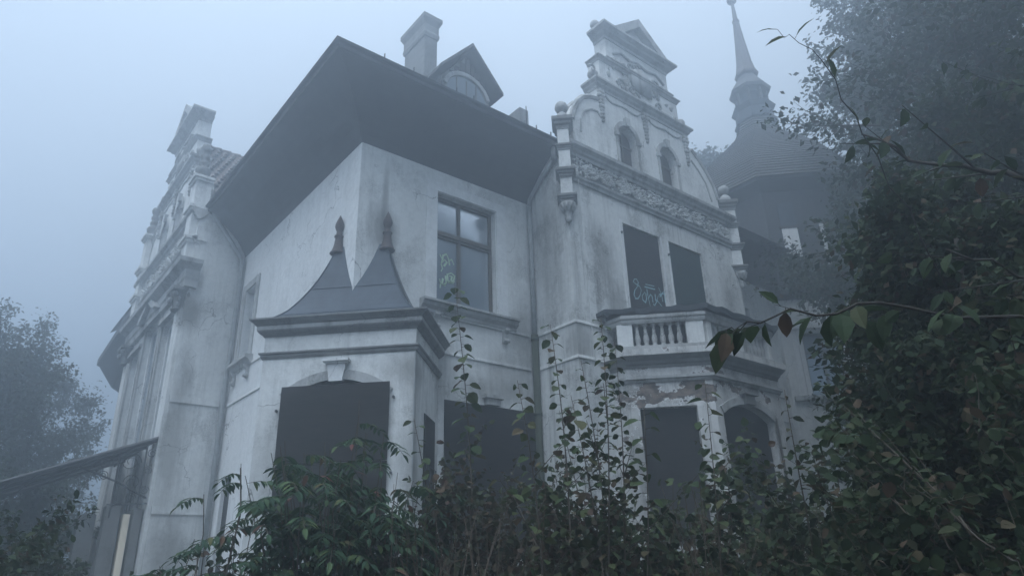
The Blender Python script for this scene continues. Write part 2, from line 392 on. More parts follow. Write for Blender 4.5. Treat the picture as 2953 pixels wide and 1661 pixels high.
# string courses
outl = [(0, 6.1), (0, 0), (4, 0), (4, -1.2), (9.9, -1.2)]
sc_runs = [[(0, 5.98), (0, 1.75)], [(1.75, 0), (3.85, 0)], [(9.95, .1), (13.55, .1)]]
for z0 in (5.98, 5.29):
    for rn_ in sc_runs + [[(4, -.03), (4, -1.2), (4.83, -1.2)]]:
        b = MB(); b.sweep(rn_, [(-.05, z0), (.028, z0), (.028, z0 + .02), (.018, z0 + .06), (-.05, z0 + .07)]); part('string_course', b, 'plaster', villa)
for z0 in (5.29, 2.98):
    b = MB(); b.sweep([(-1.2, 6.11), (-1.2, 6.1), (-.17, 6.1)] if 0 else [(-1.2, 6.1), (-.17, 6.1)], [(-.05, z0), (.035, z0), (.035, z0 + .03), (.022, z0 + .15), (-.05, z0 + .16)]); part('string_course', b, 'plaster', villa)

# ---- coved eaves and main roof
prof = []
for k in range(9):
    t = k / 8; a = t * math.pi / 2
    prof.append((1.0 * (1 - math.cos(a)) * .55 + 1.0 * t * .45, 9.04 + .94 * (math.sin(a) * .35 + t * .65)))
eo = MB()
cove = prof + [(1.03, 9.98), (1.03, 10.07), (1.0, 10.07), (.9, 10.06), (-.2, 10.06), (-.2, 9.04)]
eo.sweep([(0, 6.1), (0, 0), (4, 0)], [(a, b) for a, b in cove])
part('eaves_soffit', eo, 'soffit', villa, smooth=False)
ef = MB(); ef.sweep([(0, 18.4), (-.22, 11.92)], [(0, 8.1), (.5, 8.4), (1.0, 9.1), (1.10, 9.15), (1.10, 9.37), (-.2, 9.37), (-.2, 8.1)])
part('far_eaves', ef, 'soffit', villa)
gu = MB(); gu.sweep([(0, 6.1), (0, 0), (3.95, 0)], [(1.0, 10.09), (1.035, 10.075), (1.09, 10.085), (1.105, 10.12), (1.085, 10.12), (1.07, 10.10), (1.03, 10.10), (1.01, 10.12)])
part('gutter', gu, 'soffit', villa)
rf = MB(); SL = .72
def rz(d): return 10.09 + SL * d
A_ = [(-1.04, -1.04), (-1.04, 6.1), (-1.04, 17.4), (13.6, -1.04), (13.6, 12)]
hip = 5.5
rf.add([(-1.04, -1.04, 10.10), (13.2, -1.04, 10.10), (13.2, hip - 1.04, rz(hip)), (hip - 1.04, hip - 1.04, rz(hip))], [(0, 1, 2, 3)])
rf.add([(-1.04, -1.04, 10.10), (hip - 1.04, hip - 1.04, rz(hip)), (hip - 1.04, 17.4, rz(hip)), (-1.04, 17.4, 10.10)], [(0, 1, 2, 3)])
rf.add([(hip - 1.04, hip - 1.04, rz(hip)), (13.2, hip - 1.04, rz(hip)), (13.2, 17.4, rz(hip)), (hip - 1.04, 17.4, rz(hip))], [(0, 1, 2, 3)])
rf.add([(13.2, -1.04, 10.10), (13.2, 17.4, 10.10), (13.2, 17.4, rz(hip)), (13.2, hip - 1.04, rz(hip))], [(0, 1, 2, 3)])
part('main_roof', rf, 'roofing', villa)
for x in (1.0, 1.35, 1.75, 3.35, 3.75, -.2, .4): 
    b = MB(); b.box((x, -1.1, 10.08), (x + .012, -1.07, 10.22)); part('snow_hook', b, 'iron', villa)
b = MB(); b.tube([(3.15, -1.02, 10.1), (3.15, -1.02, 10.65)], .01, 4); part('lightning_rod', b, 'iron', villa)

# ---- chimneys
def chimney(x0, y0, x1, y1, z0, z1, capd=.12):
    c = MB(); c.box((x0, y0, z0), (x1, y1, z1)); ch = part('chimney', c, 'stone_dark', villa)
    k = MB(); pth = [(x0, y1), (x0, y0), (x1, y0), (x1, y1)]
    k.sweep(pth, [(-.01, z1 - .62), (.03, z1 - .60), (.05, z1 - .5), (.03, z1 - .42), (.03, z1 - .22), (capd, z1 - .06), (capd, z1 + .06), (-.01, z1 + .06)], closed=True)
    k.box((x0, y0, z1), (x1, y1, z1 + .055)); part('cap', k, 'stone_dark', ch)
chimney(2.5, 2.0, 2.86, 3.0, 11.5, 15.02, .1)
b = MB(); b.box((4.72, 1.0, 10.5), (5.0, 1.75, 12.58)); part('chimney', b, 'stone_dark', villa)

# ---- roof dormer with little gable
dm = MB(); Y = .55
xl, xr, xm, ze, za = 1.95, 3.5, 2.73, 12.0, 12.94
dm.poly([(xl + .12, Y, 10.8), (xr - .12, Y, 10.8), (xr - .12, Y, ze - .02), (xm, Y, za - .12), (xl + .12, Y, ze - .02)], (0, .08, 0))
dm.poly([(xl + .12, Y + .08, 10.8), (xl + .2, Y + .08, 10.8), (xl + .2, Y + .08, ze), (xl + .12, Y + .08, ze)], (0, 2.2, 0))
dm.poly([(xr - .2, Y + .08, 10.8), (xr - .12, Y + .08, 10.8), (xr - .12, Y + .08, ze), (xr - .2, Y + .08, ze)], (0, 2.2, 0))
d_ = part('dormer', dm, 'stone_dark', villa)
dr = MB()
for s in (-1, 1):
    hx = (xr - xm) * s if s > 0 else (xl - xm)
    nrm = .08
    dr.poly([(xm, Y - .3, za), (xm, Y - .3, za + nrm), (xm + hx * 1.12, Y - .3, ze - .08 + nrm), (xm + hx * 1.12, Y - .3, ze - .08)], (0, 2.8, 0))
part('roof', dr, 'roofing', d_)
for k in range(9):
    x = xl + .32 + k * .145
    if x > xr - .25: break
    zt = za - .16 - abs(x - xm) * (za - ze) / (xr - xm)
    zb = 12.35 - ((x - xm) / .62) ** 2 * .3
    if zt > zb + .03:
        b = MB(); b.box((x, Y - .03, zb), (x + .12, Y - .002, zt)); part('board', b, 'timber', d_)
b = MB(); arch_band(b, frame((0, Y, 0), (1, 0, 0), (0, -1, 0)), xm, .55, 12.2, .42, .1, .06); part('arch_trim', b, 'stone', d_)
b = MB()
pts = [(xm + .54 * math.sin(a), Y - .006, 11.64 + .54 * math.cos(a)) for a in np.linspace(-1.5, 1.5, 13)]
b.poly(pts + [(xm + .54, Y - .006, 11.2), (xm - .54, Y - .006, 11.2)], (0, -.012, 0)); part('window_pane', b, 'glass', d_)
for x in (-.27, 0, .27):
    b = MB(); b.box((xm + x - .012, Y - .035, 11.3), (xm + x + .012, Y - .02, 12.1)); part('glazing_bar', b, 'wood', d_)

# ---- big first-floor window on the right-hand garden wall
x0, x1, z0, z1 = win
fr = MB(); dpt = -.14
def fbox(mb, T, a0, a1, c0, c1, b0, b1): return mb.box((a0, b0, c0), (a1, b1, c1), T)
for a0, a1, c0, c1 in ((x0, x0 + .07, z0, z1), (x1 - .07, x1, z0, z1), (x0 + .07, x1 - .07, z1 - .07, z1), (x0 + .07, x1 - .07, z0, z0 + .06)):
    fbox(fr, FB, a0, a1, c0, c1, dpt - .06, dpt)
xm_ = 2.25
fbox(fr, FB, xm_ - .035, xm_ + .035, z0 + .06, 7.66, dpt - .05, dpt + .012); fbox(fr, FB, xm_ - .03, xm_ + .03, 7.82, z1 - .07, dpt - .05, dpt + .008)
fbox(fr, FB, x0 + .07, x1 - .07, 7.66, 7.82, dpt - .06, dpt + .004); fbox(fr, FB, x0 + .07, x1 - .07, 7.71, 7.77, dpt + .004, dpt + .04)
w1 = part('window', fr, 'wood', villa)
for a0, a1, c0, c1 in ((x0 + .07, xm_ - .035, z0 + .06, 7.66), (xm_ + .035, x1 - .07, z0 + .06, 7.66), (x0 + .07, xm_ - .03, 7.82, z1 - .07), (xm_ + .03, x1 - .07, 7.82, z1 - .07)):
    b = MB(); fbox(b, FB, a0, a1, c0, c1, dpt - .036, dpt - .03); part('pane', b, 'glass', w1)
for a0, a1 in ((x0 + .04, x0 + .16), (xm_ - .12, xm_ + .0), (x1 - .42, x1 - .06)):
    b = MB()
    for k in range(5):
        t0, t1 = a0 + (a1 - a0) * k / 5, a0 + (a1 - a0) * (k + 1) / 5
        b.add([FB(t0, -.30 - .02 * (k % 2), z0), FB(t1, -.30 - .02 * ((k + 1) % 2), z0), FB(t1, -.30 - .02 * ((k + 1) % 2), z1 - .1), FB(t0, -.30 - .02 * (k % 2), z1 - .1)], [(0, 1, 2, 3)])
    part('curtain', b, 'curtain', w1)
# surround, head and sill with scroll brackets
b = MB()
for a0, a1 in ((x0 - .26, x0 - .02), (x1 + .02, x1 + .26)):
    b = MB(); fbox(b, FB, a0, a1, z0 - .04, z1 + .02, -.01, .025); part('window_jamb', b, 'plaster_clean', villa)
b = MB(); fbox(b, FB, x0 - .26, x1 + .26, z1 + .02, z1 + .22, -.01, .025); part('window_head', b, 'plaster_clean', villa)
b = MB(); b.sweep([(1.30, 0), (3.5, 0)], [(-.02, 6.02), (.04, 6.02), (.05, 6.08), (.12, 6.13), (.13, 6.19), (.18, 6.2), (.18, 6.24), (-.02, 6.26)])
part('window_sill', b, 'stone', villa)
def scroll_bracket(T, a, z, parent=villa):
    b = MB(); pts = [(0, 0), (.12, 0), (.12, -.04), (.06, -.1), (.05, -.18), (.07, -.22), (.06, -.28), (.02, -.3), (0, -.28)]
    b.poly([T(a - .05, p[0], z + p[1]) for p in pts], T(a + .05, 0, 0) - T(a - .05, 0, 0)); c = T(a, .06, z - .24)
    b.tube([T(a - .07, .07, z - .24), T(a + .07, .07, z - .24)], .035, 8)
    part('scroll_bracket', b, 'stone', parent)
scroll_bracket(FB, 3.22, 6.02); scroll_bracket(FB, 1.62, 6.02)

# ---- left-hand garden wall: narrow window, sill, low boarded opening
b = MB()
fbox(b, FA, 4.98, 5.62, 6.2, 7.95, -.22, -.18); part('shuttered_window', b, 'curtain', villa)
b = MB()
for a0, a1, c0, c1 in ((4.78, 4.96, 6.16, 7.98), (5.64, 5.82, 6.16, 7.98), (4.78, 5.82, 7.98, 8.14)): fbox(b, FA, a0, a1, c0, c1, -.01, .03)
part('window_surround', b, 'stone', villa)
b = MB(); b.sweep([(0, 5.86), (0, 4.66)], [(-.02, 6.0), (.05, 6.0), (.1, 6.08), (.17, 6.12), (.17, 6.19), (-.02, 6.2)]); part('window_sill', b, 'stone', villa)
scroll_bracket(FA, 4.86, 6.0); scroll_bracket(FA, 5.7, 6.0)
b = MB(); fbox(b, FA, 5.12, 5.68, .9, 3.72, -.12, -.08); part('window_board', b, 'board', villa)
# ---- boarded big ground floor opening
bd = MB(); fbox(bd, FB, 1.84, 3.93, 1.9, 4.47, .004, .03); part('window_board', bd, 'board', villa)
b = MB(); fbox(b, FB, 2.72, 3.02, 4.48, 4.60, -.01, .10); fbox(b, FB, 2.66, 3.08, 4.60, 4.66, -.01, .14); part('keystone', b, 'stone', villa)

# ---- corner bay
hw, d0 = 1.216, .45
bay = part('corner_bay', (lambda b: (wall(b, FC, -hw, hw, 0, 5.25, [(-.78, .78, 1.95, 4.44, .30)], .2),
      wall(b, FCS, 0, 1.75, 0, 5.25, [(.62, 1.32, 1.95, 3.97)], .2),
      wall(b, frame(FC(-hw, 0, 0), (-S2 * -1, S2, 0) if 0 else (S2, S2, 0), (-S2, S2, 0)), 0, 1.75, 0, 5.25))[0])(MB()), 'plaster', villa)
pB = [tuple(FC(-hw, -1.55, 0))[:2], tuple(FC(-hw, 0, 0))[:2], tuple(FC(hw, 0, 0))[:2], tuple(FC(hw, -1.7, 0))[:2]]
b = MB(); b.sweep(pB, [(-.05, 4.83), (.02, 4.83), (.035, 4.86), (.035, 4.885), (.06, 4.90), (.06, 4.925), (-.05, 4.94)]); part('string_course', b, 'stone_dark', bay)
b = MB(); b.sweep(pB, [(-.05, 5.19), (.02, 5.19), (.035, 5.215), (.06, 5.225), (.10, 5.265), (.105, 5.285), (-.05, 5.285)]); part('cornice_lower_moulding', b, 'stone_dark', bay)
b = MB(); b.sweep(pB, [(-.05, 5.285), (.108, 5.285), (.108, 5.345), (-.05, 5.345)]); part('cornice_fascia', b, 'stone', bay)
b = MB(); b.sweep(pB, [(-.05, 5.345), (.112, 5.345), (.13, 5.36), (.15, 5.385), (.19, 5.42), (.205, 5.425), (.205, 5.452), (-.05, 5.46)]); part('cornice_upper_moulding', b, 'stone_dark', bay)
# concave sheet roof leaning against the house corner: height follows distance to the nearest eave
e0 = .05; G = [(0, 5.455), (.08, 5.51), (.18, 5.60), (.29, 5.73), (.40, 5.92), (.50, 6.12), (.58, 6.30), (.66, 6.52), (.73, 6.74), (.79, 6.95), (.85, 7.22), (1.2, 8.6)]
def gz(t): return float(np.interp(t, [p[0] for p in G], [p[1] for p in G]))
def roof_patch(mb, T, ts, lim):
    """one hip face: strip from the eave up; lim(t) gives the two ends along the eave"""
    prev = None
    for t in ts:
        a0, a1 = lim(t); row = [T(a0, t), T(a1, t)]
        if prev: mb.add([prev[0], prev[1], row[1], row[0]], [(0, 1, 2, 3)])
        prev = row
hwE = hw + e0; dE = d0 + e0
br_ = MB(); ts = np.linspace(0, .82, 13)
# front face, in two halves split by the house corner above t = dE
def Pf(a, t): p = FC(a, e0 - t, 0); return (p.x, p.y, gz(t))
for i in range(12):
    t0, t1 = ts[i], ts[i + 1]
    for s in (-1, 1):
        def inner(t): return max(0, t - dE) * 1.0
        q = [Pf(s * inner(t0), t0), Pf(s * (hwE - t0), t0), Pf(s * (hwE - t1), t1), Pf(s * inner(t1), t1)]
        br_.add(q, [(0, 1, 2, 3) if s > 0 else (3, 2, 1, 0)])
        # side face from hip back to the wall of the house
        def side(a_off, back): p = FC(s * (hwE - a_off), e0 - back, 0); return (p.x, p.y, gz(a_off))
        def wallback(t): return (hwE - t) + dE      # depth where this line meets the house wall
        q = [side(t0, t0), side(t0, wallback(t0)), side(t1, wallback(t1)), side(t1, t1)]
        br_.add(q, [(0, 1, 2, 3) if s > 0 else (3, 2, 1, 0)])
part('sheet_roof', br_, 'slate', bay)
b = MB(); b.sweep(pB, [(-.05, 5.455), (.16, 5.455), (.16, 5.462), (-.05, 5.475)]); part('roof_edge', b, 'slate', bay)
b = MB()
for t in (.18, .52):
    for s in (-1, 1):
        a0 = max(0, t - dE); p = [Vector(Pf(s * a0, t)), Vector(Pf(s * (hwE - t), t))]
        b.tube([q + Vector((-.004, -.004, .004)) for q in p], .006, 4)
for s in (-1, 1):
    b.tube([Vector(Pf(s * .25, 0.02)) + Vector((0, 0, .006)), Vector(Pf(s * .25, .18)) + Vector((0, 0, .006))], .006, 4)
    b.tube([Vector(Pf(s * (hwE - t), t)) + Vector((-.003, -.003, .005)) for t in ts], .011, 4)
part('roof_seam', b, 'slate', bay)
for s, T in ((1, FB), (-1, FA)):
    b = MB(); pts = []
    for t in np.linspace(.0, .80, 12): 
        x = (hwE - t) / S2; pts.append(T(x, .02, gz(t) + .01))
    b.tube(pts, .014, 4); part('wall_flashing', b, 'pipe_grey', bay)
fin_prof = [(.135, 0), (.15, .02), (.13, .04), (.105, .10), (.085, .18), (.07, .27), (.062, .33), (.085, .345), (.085, .365), (.055, .38), (.05, .46), (.068, .50), (.085, .55), (.08, .60), (.055, .67), (.028, .73), (.004, .79)]
fbz = gz(.80)
for T in (FB, FA):
    p = T(.57, .06, fbz - .04); b = MB(); b.lathe(fin_prof, tuple(p), 10); part('roof_finial', b, 'rust', bay, smooth=True)
# arch trim, keystone and board
b = MB(); arch_band(b, FC, 0, .78, 4.44, .30, .15, .035); part('arch_trim', b, 'stone', bay)
b = MB()
b.poly([FC(-.105, .003, 4.40), FC(.105, .003, 4.40), FC(.145, .003, 4.67), FC(-.145, .003, 4.67)], FC(0, .08, 0) - FC(0, 0, 0))
fbox(b, FC, -.17, .17, 4.67, 4.70, -.01, .11); fbox(b, FC, -.20, .20, 4.70, 4.74, -.01, .15); part('keystone', b, 'plaster_clean', bay)
b = MB(); fbox(b, FC, -.84, .84, 3.20, 4.355, .038, .058); part('window_board', b, 'board', bay)
b = MB(); fbox(b, FC, -.83, .84, 1.95, 3.185, .036, .052); part('window_board', b, 'board', bay)
b = MB(); fbox(b, FCS, .60, 1.34, 1.95, 3.99, .004, .022); part('window_board', b, 'board', bay)
b = MB(); fbox(b, FC, -.9, .9, 1.80, 1.93, -.01, .12); part('window_sill', b, 'stone', bay)
for k in range(6):
    b = MB(); b.tube([FCS(.62 + .13 * k, .06, 2.0), FCS(.62 + .13 * k, .06, 3.2)], .011, 5); part('grille_bar', b, 'iron', bay)
# hinge pins and cable on the bay
for (a, c) in ((-.90, 3.98), (.90, 4.1), (.90, 3.0)):
    b = MB(); fbox(b, FC, a - .012, a + .012, c, c + .035, 0, .06); part('shutter_hinge', b, 'iron', bay)
b = MB(); b.tube([FC(hw - .005, .02, 4.8), FC(hw - .01, .02, 3.6), FC(hw - .005, .02, 2.0)], .012, 5); part('cable', b, 'pipe_grey', bay)

# ---- drain pipes
b = MB(); b.tube([(3.93, -.95, 9.99), (3.93, -.95, 9.66)], .062, 10); b.tube([(3.93, -.95, 9.68), (3.93, -.5, 9.42), (3.93, -.12, 9.08), (3.93, -.09, 8.9)], .05, 8); part('downpipe_swan_neck', b, 'pipe_grey', villa, smooth=True)
b = MB(); b.tube([(3.93, -.09, 8.95), (3.93, -.09, 6.0)], .05, 10); part('downpipe', b, 'pipe_grey', villa, smooth=True)
b = MB(); b.tube([(3.92, -.10, 6.02), (3.92, -.10, .2)], .07, 10)
for z in (5.9, 4.4, 2.9): b.tube([(3.92, -.10, z), (3.92, -.10, z + .06)], .082, 10)
part('downpipe', b, 'pipe_green', villa, smooth=True)
b = MB(); b.tube([(-.9, 6.02, 10.05), (-.9, 6.02, 9.95), (-.14, 6.0, 8.95), (-.09, 6.0, 8.8), (-.09, 6.0, 6.4), (-.11, 6.0, 6.3), (-.11, 6.0, 5.2), (-.1, 6.0, .3)], .055, 10)
part('downpipe', b, 'pipe_grey', villa, smooth=True)

# ---- ornate gables (same design on both wings); T(a,b,c) with a = 0 at the left-hand foot
def gable(T, Tpath, mirror=False):
    """T: local frame (a along, b outward, c up). Tpath maps (a,b)->xy for swept mouldings"""
    th = .36; G_ = MB()
    def sp(pts, proud=0, th_=th):
        G_.poly([T(a, proud, c) for a, c in pts], T(0, proud - th_, 0) - T(0, proud, 0))
    # tier one with shoulders; two arched openings are cut as strips
    L_ = [(.32, 10.0), (.32, 10.75), (.40, 11.05), (.52, 11.3), (.70, 11.5), (.92, 11.62), (1.2, 11.68), (1.2, 12.05)]
    Rr = [(5.5 - 0.0, 10.0), (5.48, 10.45), (5.36, 10.85), (5.16, 11.15), (4.88, 11.45), (4.62, 11.66), (4.5, 11.8), (4.5, 12.05)]
    # left of window one / between / right of window two / above
    w1_, w2_ = (1.78, 2.42), (3.24, 3.88); zc, rise = 11.28, .32; zb = 10.0
    sp(L_[:7] + [(1.2, 11.68), (w1_[0], 11.68), (w1_[0], zb)])
    sp([(w1_[1], zb), (w1_[1], 11.68), (w2_[0], 11.68), (w2_[0], zb)])
    sp([(w2_[1], zb), (w2_[1], 11.68)] + [(4.5, 11.68)] + Rr[:6][::-1])
    sp([(1.2, 11.68), (1.2, 12.05), (4.5, 12.05), (4.5, 11.68)])
    for (a0, a1) in (w1_, w2_):
        hw_ = (a1 - a0) / 2; rad = (hw_ ** 2 + rise ** 2) / (2 * rise); am = (a0 + a1) / 2
        arc = [(am + rad * math.sin(q), zc - rad + rad * math.cos(q)) for q in np.linspace(-math.pi / 2, math.pi / 2, 11)]
        for k in range(10):
            (xa, za), (xb, zb_) = arc[k], arc[k + 1]
            G_.poly([T(xa, 0, za), T(xb, 0, zb_), T(xb, 0, 11.68), T(xa, 0, 11.68)], T(0, -th, 0) - T(0, 0, 0))
    sp([(1.36, 12.05), (1.36, 12.98), (4.26, 12.98), (4.26, 12.05)])
    sp([(1.66, 12.98), (1.66, 13.9), (3.98, 13.9), (3.98, 12.98)])
    sp([(1.98, 13.9), (2.86, 14.66), (3.74, 13.9)], 0)
    gp = part('ornate_gable', G_, 'plaster', villa)
    def rect(a0, a1): return [T(a0, -th, 0)[:2], T(a0, 0, 0)[:2], T(a1, 0, 0)[:2], T(a1, -th, 0)[:2]]
    def mould(a0, a1, prof, name='cornice', mat='stone'):
        b = MB(); path = rect(a0, a1)
        if mirror: path = path[::-1]
        b.sweep([tuple(p) for p in path], prof); part(name, b, mat, gp)
    def cp(z0, z1, o): h = z1 - z0; return [(-.02, z0), (.02, z0), (.03, z0 + h * .25), (o * .5, z0 + h * .45), (o * .6, z0 + h * .6), (o, z0 + h * .8), (o, z1), (-.02, z1)]
    mould(1.2, 4.5, cp(11.98, 12.22, .15)); mould(1.66, 3.98, cp(12.94, 13.08, .1)); mould(1.36, 4.26, cp(12.9, 13.02, .09))
    mould(1.66, 3.98, cp(13.72, 14.02, .24))
    # raking cornice of the pediment
    b = MB()
    for s in (-1, 1):
        q = [(2.86, 14.60), (2.86, 14.86), (2.86 + s * 1.12, 13.96 + .02), (2.86 + s * .86, 13.90)]
        b.poly([T(a, .2, c) for a, c in q], T(0, -th - .05, 0) - T(0, .2, 0))
    part('pediment_cornice', b, 'stone', gp)
    # balls
    for a, bb, z, r_ in ((1.55, -.18, 14.18, .12), (1.22, -.1, 12.42, .13), (4.46, -.1, 12.42, .13), (1.3, -.18, 13.05, .0)):
        if r_ <= 0: continue
        b = MB(); p = T(a, bb, z); b.lathe([(.08, -.14), (.06, -.1), (.05, -.06)] , tuple(p), 8); b.sphere(tuple(T(a, bb, z + .03)), r_, 12, 8); part('stone_ball', b, 'stone', gp, smooth=True)
    # rolled top of the left shoulder and curved side mouldings
    b = MB()
    for path_ in (L_[1:7], Rr[1:6]):
        b.tube([T(a, -.02, c) for a, c in path_], .07, 6); b.tube([T(a, -.3, c) for a, c in path_], .07, 6)
    for path_ in ([(.55, 10.5), (.58, 10.85), (.72, 11.12), (.95, 11.28), (1.15, 11.3), (1.25, 11.18)], [(5.2, 10.3), (5.05, 10.8), (4.8, 11.1), (4.55, 11.3)]):
        b.tube([T(a, .0, c) for a, c in path_], .03, 5)
    part('shoulder_moulding', b, 'stone', gp)
    # arched windows: trim, imposts, dark recess board, glazing
    for (a0, a1) in (w1_, w2_):
        am = (a0 + a1) / 2
        b = MB(); arch_band(b, T, am, .32, 11.28, .319, .11, .04)
        for s in (-1, 1):
            fbox(b, T, am + s * .375 - .06, am + s * .375 + .06, 10.88, 10.96, -.01, .07)
            fbox(b, T, am + s * .365 - .035, am + s * .365 + .035, 10.02, 10.88, -.01, .03)
        b.poly([T(am - .05, .0, 11.26), T(am + .05, .0, 11.26), T(am + .08, .0, 11.48), T(am - .08, .0, 11.48)], T(0, .09, 0) - T(0, 0, 0))
        wn = part('arched_window', b, 'stone', gp)
        b = MB(); fbox(b, T, a0, a1, 10.0, 11.26, -.22, -.2); part('louvre_board', b, 'timber', wn)
        b = MB(); fbox(b, T, am - .02, am + .02, 10.0, 11.2, -.2, -.17); fbox(b, T, a0, a1, 10.82, 10.87, -.2, -.16); part('frame', b, 'wood', wn)
    # relief: crest panel on the upper tier and hanging festoons
    b = MB(); rn = random.Random(3)
    for k in range(95):
        a = rn.gauss(2.82, .62); c = rn.gauss(12.9, .26)
        if not (1.55 < a < 4.1 and 12.3 < c < 13.55): continue
        r_ = rn.uniform(.03, .075); b.sphere(tuple(T(a, .0, c)), r_, 6, 4, sz=rn.uniform(.6, 1.6))
    for k in range(16):
        a = rn.gauss(2.82, .7); c = rn.gauss(12.85, .25); s = rn.choice((-1, 1)); R0 = rn.uniform(.08, .18)
        b.tube([T(a + s * R0 * (1 - q / 9) * math.cos(q), .03, c + R0 * (1 - q / 9) * math.sin(q)) for q in np.linspace(0, 7, 12)], [.035 * (1 - i / 14) for i in range(12)], 5)
    b.poly([T(2.5, .0, 12.55), T(3.14, .0, 12.55), T(3.22, .0, 13.1), T(2.82, .0, 13.3), T(2.42, .0, 13.1)], T(0, .07, 0) - T(0, 0, 0))
    part('crest_relief', b, 'stone', gp, smooth=True, kind='stuff'); b = MB()
    b.tube([T(a, .02, c) for a, c in ((1.9, 13.35), (2.2, 13.52), (2.5, 13.42), (2.82, 13.5), (3.15, 13.42), (3.5, 13.5), (3.8, 13.3))], .035, 5)
    part('crest_scroll', b, 'stone', gp, smooth=True)
    for ac, top, bot in ((1.30, 11.9, 11.1), (2.83, 11.92, 11.15), (4.4, 11.9, 11.1)):
        b = MB()
        for k in range(9):
            t = k / 8; rw = .1 * (1 - .75 * t) * (1 + .3 * math.sin(k * 2.1))
            for s in (-1, 1): b.sphere(tuple(T(ac + s * rw * .5, .02, top + (bot - top) * t)), .035 + rw * .3, 6, 4)
        part('festoon', b, 'stone', gp, smooth=True)
    b = MB()
    for a0, a1 in ((1.45, 2.7), (2.96, 4.25)):
        b.tube([T(a0 + (a1 - a0) * t, .01, 11.9 - .22 * (1 - (2 * t - 1) ** 4) * .9 * (.3 + .7 * abs(2 * t - 1))) for t in np.linspace(0, 1, 12)], .022, 5)
    part('swag_moulding', b, 'stone', gp)
    # entablature and frieze between the storeys
    path = [T(.0, 0, 0)[:2], T(5.9, 0, 0)[:2]]
    if mirror: path = path[::-1]
    path = [tuple(p) for p in path]
    b = MB(); fbox(b, T, .12, 5.78, 9.29, 9.74, -.03, .004); part('frieze_ground', b, 'stone_dark', gp)
    b = MB(); b.sweep(path, [(-.03, 9.12), (.04, 9.12), (.05, 9.17), (.09, 9.2), (.1, 9.24), (.06, 9.25), (.05, 9.29), (-.03, 9.29)]); part('frieze_sill_moulding', b, 'stone', gp)
    b = MB(); b.sweep(path, [(-.03, 9.74), (.05, 9.74), (.07, 9.80), (.11, 9.83), (.13, 9.88), (.2, 9.93), (.21, 10.0), (-.3, 10.03)]); part('storey_cornice', b, 'stone', gp)
    if not mirror:
        b = MB(); rn = random.Random(11)
        n = 10; wdt = 5.3 / n
        for k in range(n):
            ac = .42 + wdt * (k + .5); s = 1 if k % 2 else -1
            # a big curling stem with lobed leaves thrown off it
            pts = []; 
            for i, q in enumerate(np.linspace(0, 8.5, 20)):
                r_ = .21 * (1 - q / 10.5); pts.append((ac + r_ * 1.15 * math.cos(q * s + k), 9.51 + r_ * .95 * math.sin(q * s + k)))
            b.tube([T(a, .03, c) for a, c in pts], [.035 - .02 * i / 19 for i in range(20)], 6)
            for i in range(0, 19, 1):
                a, c = pts[i]
                for rep in range(2):
                    th_ = rn.uniform(0, 6.28); ln = rn.uniform(.05, .10)
                    a2, c2 = a + ln * math.cos(th_), min(9.71, max(9.31, c + ln * math.sin(th_)))
                    b.tube([T(a, .02, c), T((a + a2) / 2, .075, (c + c2) / 2), T(a2, .03, c2)], [.014, .026, .004], 5)
            b.sphere(tuple(T(ac, .03, 9.51)), .045, 8, 5)
        for k in range(420):
            a = rn.uniform(.2, 5.75); c = rn.uniform(9.33, 9.70); th_ = math.sin(a * 5.6 + c * 7) * 2.2 + rn.uniform(-.5, .5); ln = rn.uniform(.06, .14); cu = rn.choice((-1, 1)) * .9
            q = [(a, c)]
            for i in range(3):
                a_, c_ = q[-1]; q.append((a_ + ln / 3 * math.cos(th_), min(9.72, max(9.30, c_ + ln / 3 * math.sin(th_))))); th_ += cu
            b.tube([T(a_, .01 + .035 * math.sin(math.pi * (i + .4) / 4), c_) for i, (a_, c_) in enumerate(q)], [.012, .024, .018, .004], 5)
        part('frieze_relief', b, 'plaster', gp, smooth=True)
    return gp
TG = lambda a, b_, c: FGR(4.0 + a, b_, c)
TL_ = lambda a, b_, c: FGL(11.95 - a, b_, c)
gR = gable(TG, None)
gL = gable(TL_, None)

